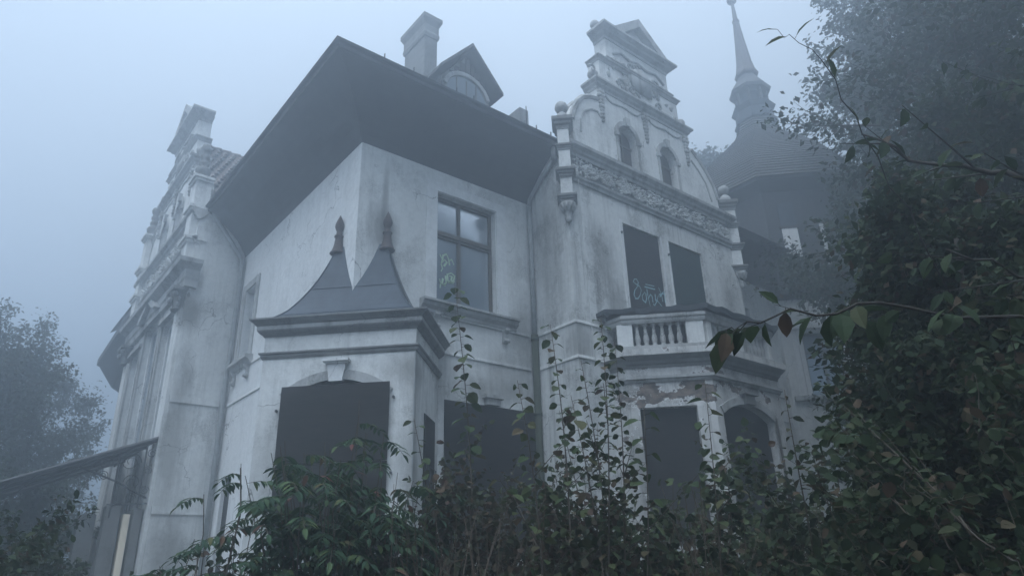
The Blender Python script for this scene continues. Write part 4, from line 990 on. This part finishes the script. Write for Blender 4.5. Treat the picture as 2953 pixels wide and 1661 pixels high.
def branch(p0, d0, L, r, depth, twigs, tubes, bend=.35, up=.15, n=6, kids=4, ratio=.62, spread=.8):
    pts = [np.array(p0, float)]; d = np.array(d0, float); d /= np.linalg.norm(d)
    for i in range(n):
        d = d + rng.normal(size=3) * bend / n ** .5 * .5 + np.array((0, 0, up / n)); d /= np.linalg.norm(d); pts.append(pts[-1] + d * L / n)
    tubes.append((pts, [r * (1 - .75 * i / n) for i in range(n + 1)], depth))
    if depth == 0: twigs.append(pts); return
    for k in range(kids):
        t = .3 + .7 * (k + rng.random()) / kids; i = min(n - 1, int(t * n)); q = pts[i] + (pts[i + 1] - pts[i]) * (t * n - i)
        a = rng.normal(size=3); a -= a.dot(d) * d; a /= np.linalg.norm(a)
        dd = (pts[i + 1] - pts[i]) / (L / n) + a * spread * rng.uniform(.6, 1.3)
        branch(q, dd, L * ratio * rng.uniform(.75, 1.15), r * .5, depth - 1, twigs, tubes, bend, up, max(3, n - 1), kids, ratio, spread)
    twigs.append(pts[n // 2:])
def wood_parts(tubes, parent, mat, rmin=0.0, name='branch', trunk=True):
    first = MB(); rest = MB()
    for i, (pts, rs, dep) in enumerate(tubes):
        if max(rs) < rmin: continue
        tgt = first if (i == 0 and trunk) else rest
        nn_ = 8 if i == 0 else (5 if dep > 0 else 3)
        tgt.tube(pts, rs, nn_)
    if first.v: part('trunk', first, mat, parent, smooth=True)
    if rest.v: part(name, rest, mat, parent, kind='stuff')
def twig_leaves(twigs, per, size, spread, droop=.4, jitter=.3):
    P, D = [], []
    for pts in twigs:
        pts = np.array(pts); n = len(pts) - 1
        for k in range(per):
            t = (k + rng.random()) / per * n; i = min(n - 1, int(t)); q = pts[i] + (pts[i + 1] - pts[i]) * (t - i)
            dd = pts[i + 1] - pts[i]; dd = dd / max(1e-6, np.linalg.norm(dd))
            P.append(q + rng.normal(size=3) * spread); s = rng.normal(size=3); D.append(dd * .5 + s * .7 + np.array((0, 0, -droop)))
    P = np.array(P); D = np.array(D); n = len(P)
    Nn = rng.normal(size=(n, 3)) * .5 + np.array((0, 0, 1)); S = size * rng.uniform(.55, 1.45, n)
    return P, D, Nn, S

def big_tree(name, base, h, cr, nt_, leafsize, per, mat, label, cat='tree', group=None, lean=(0, 0), flat=.8, rmin=.01, z0=.35, trunk_r=.16, kids=5, bsp=.9):
    t = thing(name, tuple(base), label, cat, group)
    tubes, twigs = [], []; b0 = np.array(base, float)
    top = b0 + np.array((lean[0], lean[1], h * .8))
    pts = [b0 + (top - b0) * q + rng.normal(size=3) * .06 * h * .3 * np.array((1, 1, 0)) * (q > 0) for q in np.linspace(0, 1, 7)]
    tubes.append((pts, [trunk_r * (1 - .8 * i / 6) for i in range(7)], 3))
    for k in range(nt_):
        q = z0 + (1 - z0) * (k + rng.random()) / nt_; p = b0 + (top - b0) * q
        az = k * 2.4 + rng.normal() * .3; el = .15 + .9 * q * q
        L = cr * (1.05 - .45 * abs(q - .5) * 2) * rng.uniform(.7, 1.1)
        branch(p, (math.cos(az), math.sin(az), el * flat), L * .75, trunk_r * .4 * (1.1 - q), 2, twigs, tubes, .5, .2, 5, kids, .5, bsp)
    wood_parts(tubes, t, 'bark', rmin)
    P, D, Nn, S = twig_leaves(twigs, per, leafsize, leafsize * 1.1)
    leaves_mesh('foliage', QUAD, P, D, Nn, S, mat, t, kind='stuff')
    return t, len(P)

def shoot(base, top, nl, size, T, tname, mat, label, name='sapling', cat='sapling', group=None, r=.012, side=0, droop=.5, indiv=True, two=False, bend=.05, start=.15):
    """upright shoot with leaves set along it"""
    t = thing(name, tuple(base), label, cat, group)
    b0, t0 = np.array(base, float), np.array(top, float); n = 12
    pts = [b0 + (t0 - b0) * q + np.array((math.sin(q * 5 + base[0]), math.cos(q * 4 + base[1]), 0)) * bend * q for q in np.linspace(0, 1, n + 1)]
    b = MB(); b.tube(pts, [r * (1 - .8 * i / n) for i in range(n + 1)], 6); part('stem', b, 'twig', t, smooth=True)
    arr = np.array(pts); P, D = [], []; pet = MB(); sidep = [(arr, start)]
    for k in range(side):
        q = rng.uniform(.25, .8); p = arr[int(q * n)]; a = rng.uniform(0, 6.28)
        L = rng.uniform(.25, .6) * (1.1 - q) * np.linalg.norm(t0 - b0) * .6
        sp = np.array([p + np.array((math.cos(a) * s_, math.sin(a) * s_, s_ * .9)) * L for s_ in np.linspace(0, 1, 6)])
        pet.tube([tuple(v) for v in sp], [r * .45 * (1 - .7 * i / 5) for i in range(6)], 4); sidep.append((sp, .15))
    tot = sum(np.linalg.norm(a_[-1] - a_[0]) for a_, _ in sidep)
    for a_, st_ in sidep:
        m_ = len(a_) - 1; cnt_ = max(4, int(nl * np.linalg.norm(a_[-1] - a_[0]) / tot))
        for k in range(cnt_):
            q = st_ + (1 - st_) * (k + .5 * rng.random()) / cnt_; i = min(m_ - 1, int(q * m_)); p = a_[i] + (a_[i + 1] - a_[i]) * (q * m_ - i)
            a = k * 2.4 + rng.normal() * .4; o = np.array((math.cos(a), math.sin(a), .15)); L = size * .35
            p2 = p + o * L; pet.tube([tuple(p), tuple(p2)], .0016 + .001, 3)
            P.append(p2); D.append(o * .8 + np.array((0, 0, -droop * rng.uniform(.3, 1.5))))
    part('twig', pet, 'twig', t, kind='stuff')
    P = np.array(P); D = np.array(D); m_ = len(P); Nn = rng.normal(size=(m_, 3)) * .35 + np.array((0, 0, 1)); S = size * rng.uniform(.6, 1.2, m_)
    if indiv: leaf_objects(T, tname, P, D, Nn, S, mat, t)
    else: leaves_mesh('foliage', T, P, D, Nn, S, mat, t, kind='stuff')
    return t

def shrub(name, base, h, rad, stems, per, size, T, tname, mat, label, indiv=0, cat='shrub', group=None, droop=.3, topf=None, mat_w='twig', depth=2, kids=4, zlow=.0):
    t = thing(name, tuple(base), label, cat, group); tubes, twigs = [], []; b0 = np.array(base, float)
    for k in range(stems):
        a = rng.uniform(0, 6.28); q = rng.uniform(0, 1) ** .5
        d = np.array((math.cos(a) * q * rad / h, math.sin(a) * q * rad / h, 1))
        p = b0 + np.array((math.cos(a), math.sin(a), 0)) * rad * q * .45
        branch(p, d, h * rng.uniform(.65, 1.0) * (1 - .25 * q), .014, depth, twigs, tubes, .35, .1, 6, kids, .42, .8)
    wood_parts(tubes, t, mat_w, 0, 'stem', trunk=False)
    P, D, Nn, S = twig_leaves(twigs, per, size, size * .5, droop)
    ok = P[:, 2] > zlow; P, D, Nn, S = P[ok], D[ok], Nn[ok], S[ok]
    if indiv:
        d2 = np.linalg.norm(P - np.array(EYE), axis=1) / S; idx = np.argsort(d2 + rng.random(len(P)) * 4)[:indiv]
        msk = np.zeros(len(P), bool); msk[idx] = True
        leaf_objects(T, tname, P[msk], D[msk], Nn[msk], S[msk], mat, t); P, D, Nn, S = P[~msk], D[~msk], Nn[~msk], S[~msk]
    leaves_mesh('foliage', T, P, D, Nn, S, mat, t, kind='stuff')
    return t, len(P)

def pinnate(name, base, h, rad, stems, label, mat='leaf_ash', fr=9, indiv=260, fl=.34):
    """ash or elder like bush: arching fronds, each with paired leaflets"""
    t = thing(name, tuple(base), label, 'shrub', 'leafy shrubs in front of the villa'); b0 = np.array(base, float)
    wood = MB(); P, D, N_, S = [], [], [], []
    for k in range(stems):
        a = rng.uniform(0, 6.28); q = rng.uniform(0, 1) ** .6; L = h * rng.uniform(.7, 1.0) * (1 - .2 * q)
        pts = [b0 + np.array((math.cos(a), math.sin(a), 0)) * rad * q * (.35 + .65 * s_ ** 1.3) + np.array((0, 0, L * s_)) + rng.normal(size=3) * .02 for s_ in np.linspace(0, 1, 8)]
        wood.tube([tuple(p) for p in pts], [.012 * (1 - .75 * i / 7) for i in range(8)], 5)
        for f in range(fr):
            s_ = .35 + .65 * (f + rng.random()) / fr; i = min(6, int(s_ * 7)); p = pts[i] + (pts[i + 1] - pts[i]) * (s_ * 7 - i)
            az = f * 2.4 + rng.normal() * .4; FL = fl * rng.uniform(.7, 1.15)
            dirh = np.array((math.cos(az), math.sin(az), 0)); axis = [p + dirh * FL * u + np.array((0, 0, FL * (.35 * u - .55 * u * u))) for u in np.linspace(0, 1, 8)]
            wood.tube([tuple(v) for v in axis[::2] + [axis[-1]]], .0022, 3); sdv = np.array((-dirh[1], dirh[0], 0))
            for j in range(1, 7):
                for sg in (-1, 1):
                    P.append(axis[j]); D.append(sdv * sg + dirh * .55 + np.array((0, 0, -.3 + rng.normal() * .15))); N_.append(np.array((0, 0, 1)) + rng.normal(size=3) * .25); S.append(FL * .36 * rng.uniform(.8, 1.1))
            P.append(axis[-1]); D.append(dirh + np.array((0, 0, -.4))); N_.append(np.array((0, 0, 1.)) + rng.normal(size=3) * .2); S.append(FL * .36)
    part('stem', wood, 'twig', t, kind='stuff')
    P, D, N_, S = map(np.array, (P, D, N_, S))
    d2 = np.linalg.norm(P - np.array(EYE), axis=1) - P[:, 2] * .6; idx = np.argsort(d2)[:indiv]; msk = np.zeros(len(P), bool); msk[idx] = True
    leaf_objects(LANCE, 'lance', P[msk], D[msk], N_[msk], S[msk], mat, t)
    leaves_mesh('foliage', LANCE, P[~msk], D[~msk], N_[~msk], S[~msk], mat, t, kind='stuff')
    return t

BG = 'trees behind and beside the villa'
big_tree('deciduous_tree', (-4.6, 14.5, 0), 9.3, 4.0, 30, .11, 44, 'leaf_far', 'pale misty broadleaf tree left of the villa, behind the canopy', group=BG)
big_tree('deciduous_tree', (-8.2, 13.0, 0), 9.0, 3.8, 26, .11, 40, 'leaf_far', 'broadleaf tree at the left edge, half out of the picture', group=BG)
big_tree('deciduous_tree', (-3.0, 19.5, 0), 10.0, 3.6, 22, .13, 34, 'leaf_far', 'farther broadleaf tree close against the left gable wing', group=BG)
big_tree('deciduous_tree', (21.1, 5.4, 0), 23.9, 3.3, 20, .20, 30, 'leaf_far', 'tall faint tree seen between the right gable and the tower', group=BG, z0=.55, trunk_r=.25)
big_tree('deciduous_tree', (9.2, -8.6, 0), 14.5, 5.0, 50, .115, 44, 'leaf_dark', 'large hazy broadleaf tree filling the upper right, in front of the tower', group=BG, z0=.2, trunk_r=.24)
big_tree('deciduous_tree', (4.6, -11.2, 0), 10.5, 3.2, 40, .085, 50, 'leaf_dark', 'dense dark tree along the right edge, nearest to the viewer', group=BG, z0=.15, trunk_r=.16)
big_tree('deciduous_tree', (6.9, -7.9, 0), 8.6, 3.2, 36, .10, 48, 'leaf_dark', 'middle sized dark tree before the tower foot, right of the balcony', group=BG, z0=.15, trunk_r=.12)
big_tree('deciduous_tree', (13.9, -5.1, 0), 18.9, 5.0, 50, .14, 46, 'leaf_dark', 'misty tree just right of the pointed tower', group=BG, z0=.2, trunk_r=.24)
NT = 'near dark trees at the right edge'
def bushy(base, h, cr, n, leaf, per, label, z0=.05): return big_tree('bushy_tree', base, h, cr, n, leaf, per, 'leaf_dark', label, group=NT, z0=z0, trunk_r=.07, kids=4, bsp=1.0)
bushy((1.6, -8.0, 0), 5.6, .95, 44, .075, 40, 'dark bushy tree right of the tower window, top half way up the picture')
bushy((.1, -8.50, 0), 4.4, .95, 44, .065, 44, 'nearest black-green bushy tree, bottom right corner')
bushy((1.0, -7.6, 0), 2.6, .6, 36, .065, 36, 'low dark bushy tree under the tower window')
bushy((4.9, -8.0, 0), 8.6, 1.3, 44, .10, 36, 'high dim bushy tree against the right edge, upper half')
SG = 'leafy shrubs in front of the villa'
pinnate('ash_shrub', (-2.05, -4.35, 0), 3.2, .80, 60, 'feathery green shrub below the boarded window of the corner bay')
pinnate('ash_shrub', (-2.92, -4.1, 0), 2.9, .30, 12, 'thin feathery sapling left of the corner bay shrub, bright green tips', fr=7, indiv=200, fl=.3)
pinnate('ash_shrub', (-3.15, -3.7, 0), 2.1, .55, 20, 'low feathery shrub at the foot of the left wall', fr=7, indiv=150, fl=.3)
shrub('dark_shrub', (-4.0, 11.6, 0), 4.4, 2.2, 40, 34, .12, OVAL, 'oval', 'leaf_dark', 'dark shrub behind the entrance canopy, close to the porch', 0, group=SG)
shrub('dark_shrub', (-7.0, 9.4, 0), 4.1, 2.4, 40, 34, .12, OVAL, 'oval', 'leaf_dark', 'dark shrub behind the outer end of the entrance canopy', 0, group=SG)
shrub('dark_shrub', (-4.3, -1.0, 0), 2.1, .9, 34, 30, .06, OVAL, 'oval', 'leaf_dark', 'dark shrub under the entrance canopy, lower left', 120, group=SG)
shrub('dark_shrub', (-5.2, 1.0, 0), 2.5, 1.9, 40, 40, .07, OVAL, 'oval', 'leaf_dark', 'tall dark shrub at the far left under the trees', 60, group=SG)
shrub('dark_shrub', (-4.7, -3.4, 0), 1.95, .7, 26, 26, .055, OVAL, 'oval', 'leaf_dark', 'low dark shrub in the bottom left corner', 100, group=SG)
for a in (
    ((-1.35, -4.35, 0), 2.15, .40, 9, .075, 'leaf_autumn', 'brown tinged shrub before the narrow side window of the corner bay'),
    ((-.75, -4.6, 0), 2.55, .50, 13, .075, 'leaf_autumn', 'bushy brown shrub before the big boarded ground floor opening'),
    ((-.75, -5.7, 0), 2.05, .55, 16, .075, 'leaf_autumn', 'low tangled shrub at the bottom centre'),
    ((.35, -4.9, 0), 2.2, .60, 12, .085, 'leaf_hazel', 'green shrub in front of the wing corner, beside the drain pipe'),
    ((1.6, -5.3, 0), 2.3, .7, 7, .10, 'leaf_hazel', 'round leaved shrub before the slanted face of the balcony bay'),
    ((2.7, -5.6, 0), 2.5, .8, 8, .10, 'leaf_hazel', 'dark shrub before the arched opening of the balcony bay'),
    ((.3, -6.7, 0), 1.9, .7, 12, .085, 'leaf_dark', 'low dark shrub left of the right-hand thicket'),
    ((1.9, -7.8, 0), 2.6, .8, 18, .09, 'leaf_dark', 'dark shrub below the tower window'),
    ((.1, -8.4, 0), 2.35, .8, 24, .08, 'leaf_dark', 'very dark shrub in the lower right, close to the viewer'),
    ((-1.0, -8.9, 0), 2.0, .7, 20, .07, 'leaf_dark', 'lowest dark thicket in the bottom right corner')):
    (bs, h, rad, ns, sz, mt_, lb) = a
    shrub('leafy_shrub', bs, h * 1.06, rad, int(ns * 1.5), 15, sz * .72, ROUND, 'round', mt_, lb, 130, group=SG)
YG = 'tall shoots with round leaves'
shoot((-.95, -4.75, 0), (-1.02, -4.6, 4.35), 46, .115, ROUND, 'round', 'leaf_hazel', 'tallest single shoot, reaching up over the first floor window', group=YG, start=.6)
shoot((-1.15, -6.15, 0), (-1.02, -5.92, 3.52), 110, .08, ROUND, 'round', 'leaf_hazel', 'upright shoot with drooping round leaves against the wing corner', group=YG, start=.4, side=5)
shoot((-1.12, -6.3, 0), (-.70, -6.19, 3.55), 120, .075, ROUND, 'round', 'leaf_hazel', 'shoot with small leaves ending under the torn balcony felt', group=YG, start=.4, side=5)
shoot((-.95, -6.3, 0), (-.45, -6.1, 3.42), 100, .08, ROUND, 'round', 'leaf_dark', 'darker shoot just left of the balcony pier', group=YG, start=.35, side=5)
shoot((-.75, -6.2, 0), (-.95, -6.05, 2.9), 50, .11, ROUND, 'round', 'leaf_hazel', 'shorter large-leaved shoot between the two tall ones', group=YG, start=.35, side=2)
shoot((-.4, -6.7, 0), (-.25, -6.8, 2.95), 60, .10, ROUND, 'round', 'leaf_hazel', 'shoot standing before the pillar between the two bay openings', group=YG, start=.35, side=5)
shoot((-1.3, -4.9, 0), (-1.45, -4.55, 2.95), 40, .08, ROUND, 'round', 'leaf_hazel', 'slim shoot beside the barred side window of the corner bay', group=YG, start=.4, side=1)
shoot((-.65, -6.1, 0), (-.62, -6.5, 2.75), 44, .12, ROUND, 'round', 'leaf_hazel', 'broad-leaved shoot before the slanted bay face', group=YG, start=.35, side=2)
shoot((.1, -7.3, 0), (-.2, -7.4, 2.75), 56, .07, OVAL, 'oval', 'leaf_autumn', 'small-leaved shoot before the tower wall', group=YG, start=.4, side=4)
shoot((.35, -7.6, 0), (.1, -7.7, 2.9), 60, .07, OVAL, 'oval', 'leaf_autumn', 'reddish twiggy shoot right of the tower window', group=YG, start=.4, side=4)
shoot((-1.2, -6.0, 0), (-1.25, -5.75, 3.05), 90, .085, ROUND, 'round', 'leaf_hazel', 'bushy shoot just right of the drain pipe', group=YG, start=.35, side=5)
shoot((-.9, -6.35, 0), (-.82, -6.05, 3.2), 100, .08, ROUND, 'round', 'leaf_hazel', 'forked leafy shoot in front of the wing corner string course', group=YG, start=.4, side=6)
shoot((-.2, -5.6, 0), (-.35, -5.3, 3.0), 80, .095, ROUND, 'round', 'leaf_dark', 'leafy shoot against the light corner of the wing, low down', group=YG, start=.3, side=4)
# dead stalks and brambles, a tangle in front of the ground floor
for (cx, cy, lb_) in ((-.85, -5.2, 'tangle of dry brown stalks before the big boarded opening'), (.2, -6.3, 'tangle of dry brown stalks below the balcony bay'), (-1.6, -5.2, 'dry stalks at the foot of the corner bay')):
    t = thing('dead_stalks', (cx, cy, 0), lb_, 'dead stalks', 'dry stalk tangles'); b = MB()
    for k in range(90):
        x, y = cx + rng.normal() * .5, cy + rng.normal() * .45; h_ = rng.uniform(1.3, 2.5); a = rng.uniform(0, 6.28); ln_ = rng.uniform(.1, .7)
        b.tube([(x + math.cos(a) * ln_ * q * q, y + math.sin(a) * ln_ * q * q, h_ * (q - .25 * q * q * ln_)) for q in np.linspace(0, 1, 7)], [.006, .005, .005, .004, .003, .003, .002], 4)
    part('stalk', b, 'dead_stem', t, kind='stuff')
# branches reaching in from the right, close to the viewer
def reach(pts, nl, size, T, tname, mat, label, r=.012, subs=5, sl=.35, droop=.9, leafdir=None):
    t = thing('tree_branch', tuple(pts[0]), label, 'branch', 'branches reaching in from the right')
    a_ = np.array(pts, float); n = 16; seg_ = np.linspace(0, len(a_) - 1, n + 1)
    arr = np.array([[np.interp(s_, range(len(a_)), a_[:, c]) for c in range(3)] for s_ in seg_])
    arr[1:-1] += rng.normal(size=(n - 1, 3)) * .016
    b = MB(); b.tube([tuple(p) for p in arr], [r * (1 - .75 * i / n) for i in range(n + 1)], 6); part('limb', b, 'dark_twig', t, smooth=True)
    P, D = [], []; w_ = MB(); lines = [arr[n // 4:]]
    for k in range(subs):
        i = int(n * (.2 + .75 * (k + rng.random()) / subs)); i = min(i, n - 1); d = arr[i + 1] - arr[i]; d /= np.linalg.norm(d)
        s_ = np.cross(d, (0, 0, 1)) * rng.choice((-1, 1)) * rng.uniform(.4, 1) + d * .8 + np.array((0, 0, rng.uniform(-.2, .3)))
        ln = np.array([arr[i] + s_ * sl * rng.uniform(.6, 1.1) * u for u in np.linspace(0, 1, 5)]); lines.append(ln); w_.tube([tuple(v) for v in ln], [r * .3, r * .25, r * .2, r * .15, r * .1], 4)
    per_ = max(2, nl // len(lines))
    for ln in lines:
        for k in range(per_):
            q = (k + rng.random()) / per_ * (len(ln) - 1); i = min(len(ln) - 2, int(q)); p = ln[i] + (ln[i + 1] - ln[i]) * (q - i); d = ln[i + 1] - ln[i]; d = d / np.linalg.norm(d)
            o = d * .6 + rng.normal(size=3) * .45 + np.array((0, 0, -droop * rng.uniform(.3, 1))); P.append(p + o * size * .12); D.append(o)
            w_.tube([tuple(p), tuple(p + o * size * .14)], .0015, 3)
    part('twig', w_, 'dark_twig', t, kind='stuff')
    P = np.array(P); D = np.array(D); m_ = len(P)
    Nn = rng.normal(size=(m_, 3)) * .5 + np.array((-.3, -.3, 1)); leaf_objects(T, tname, P, D, Nn, size * rng.uniform(.7, 1.25, m_), mat, t)
reach([(-1.6, -9.6, 2.25), (-2.3, -9.05, 2.42), (-2.62, -8.78, 2.40), (-2.72, -8.62, 2.36)], 30, .105, OVAL, 'oval', 'leaf_dark', 'near branch with large hanging leaves crossing in front of the balcony', r=.007, subs=6, sl=.16)
reach([(-.2, -8.6, 3.1), (-.9, -8.62, 3.85), (-1.46, -8.64, 4.28), (-1.55, -8.48, 4.48)], 7, .12, LANCE, 'lance', 'leaf_hazel', 'bare twig with three leaf tips against the sky, right of the spire', r=.005, subs=0, droop=-.2)
reach([(-.4, -9.6, 2.9), (-.8, -9.24, 3.4), (-.87, -8.89, 3.6), (-.92, -8.6, 3.95)], 46, .10, OVAL, 'oval', 'leaf_dark', 'thick bare limb rising diagonally in the right half', r=.02, subs=7, sl=.5)
reach([(3.2, -10.4, 6.0), (2.4, -9.6, 6.6), (1.7, -9.0, 6.9)], 110, .09, OVAL, 'oval', 'leaf_dark', 'leafy limb in the upper right corner', r=.018, subs=8, sl=.5)
reach([(-.6, -9.9, 2.2), (-1.2, -9.5, 2.5), (-1.8, -9.1, 2.75)], 60, .09, OVAL, 'oval', 'leaf_dark', 'dark leafy branch hanging over the right thicket', r=.015, subs=8, sl=.4)
reach([(3.2, -9.9, 5.0), (2.4, -9.2, 5.5), (1.9, -8.6, 5.7)], 90, .10, OVAL, 'oval', 'leaf_dark', 'branch with pale undersides of leaves in front of the tower roof', r=.016, subs=8, sl=.5)
# undergrowth as one mass
nG = 9000
P = np.stack([rng.uniform(-9, 9, nG), rng.uniform(-9.2, -2.0, nG), rng.uniform(0, .7, nG)], 1)
P = P[np.linalg.norm(P[:, :2] - np.array((-4.735, -9.929)), axis=1) > 1.6]; nG = len(P)
leaves_mesh('undergrowth', OVAL, P, rnd_dirs(nG, -.6), np.tile((0, 0, 1.), (nG, 1)) + rng.normal(size=(nG, 3)) * .4, rng.uniform(.08, .2, nG), 'leaf_dark', None, kind='stuff')

# ================================================================== HAZE
hz = MB(); hz.box((-72, -62, -1.2), (92, 102, 26)); 
hm = bpy.data.materials.new('morning_mist'); hm.use_nodes = True; hn = hm.node_tree.nodes; hn.clear()
pv = hn.new('ShaderNodeVolumePrincipled'); ho = hn.new('ShaderNodeOutputMaterial')
pv.inputs['Color'].default_value = (.82, .91, 1, 1); pv.inputs['Density'].default_value = HAZE_DENSITY; pv.inputs['Anisotropy'].default_value = HAZE_G
hm.node_tree.links.new(pv.outputs[0], ho.inputs['Volume'])
M['haze'] = hm
mesh_obj('haze', hz, 'haze', kind='stuff')
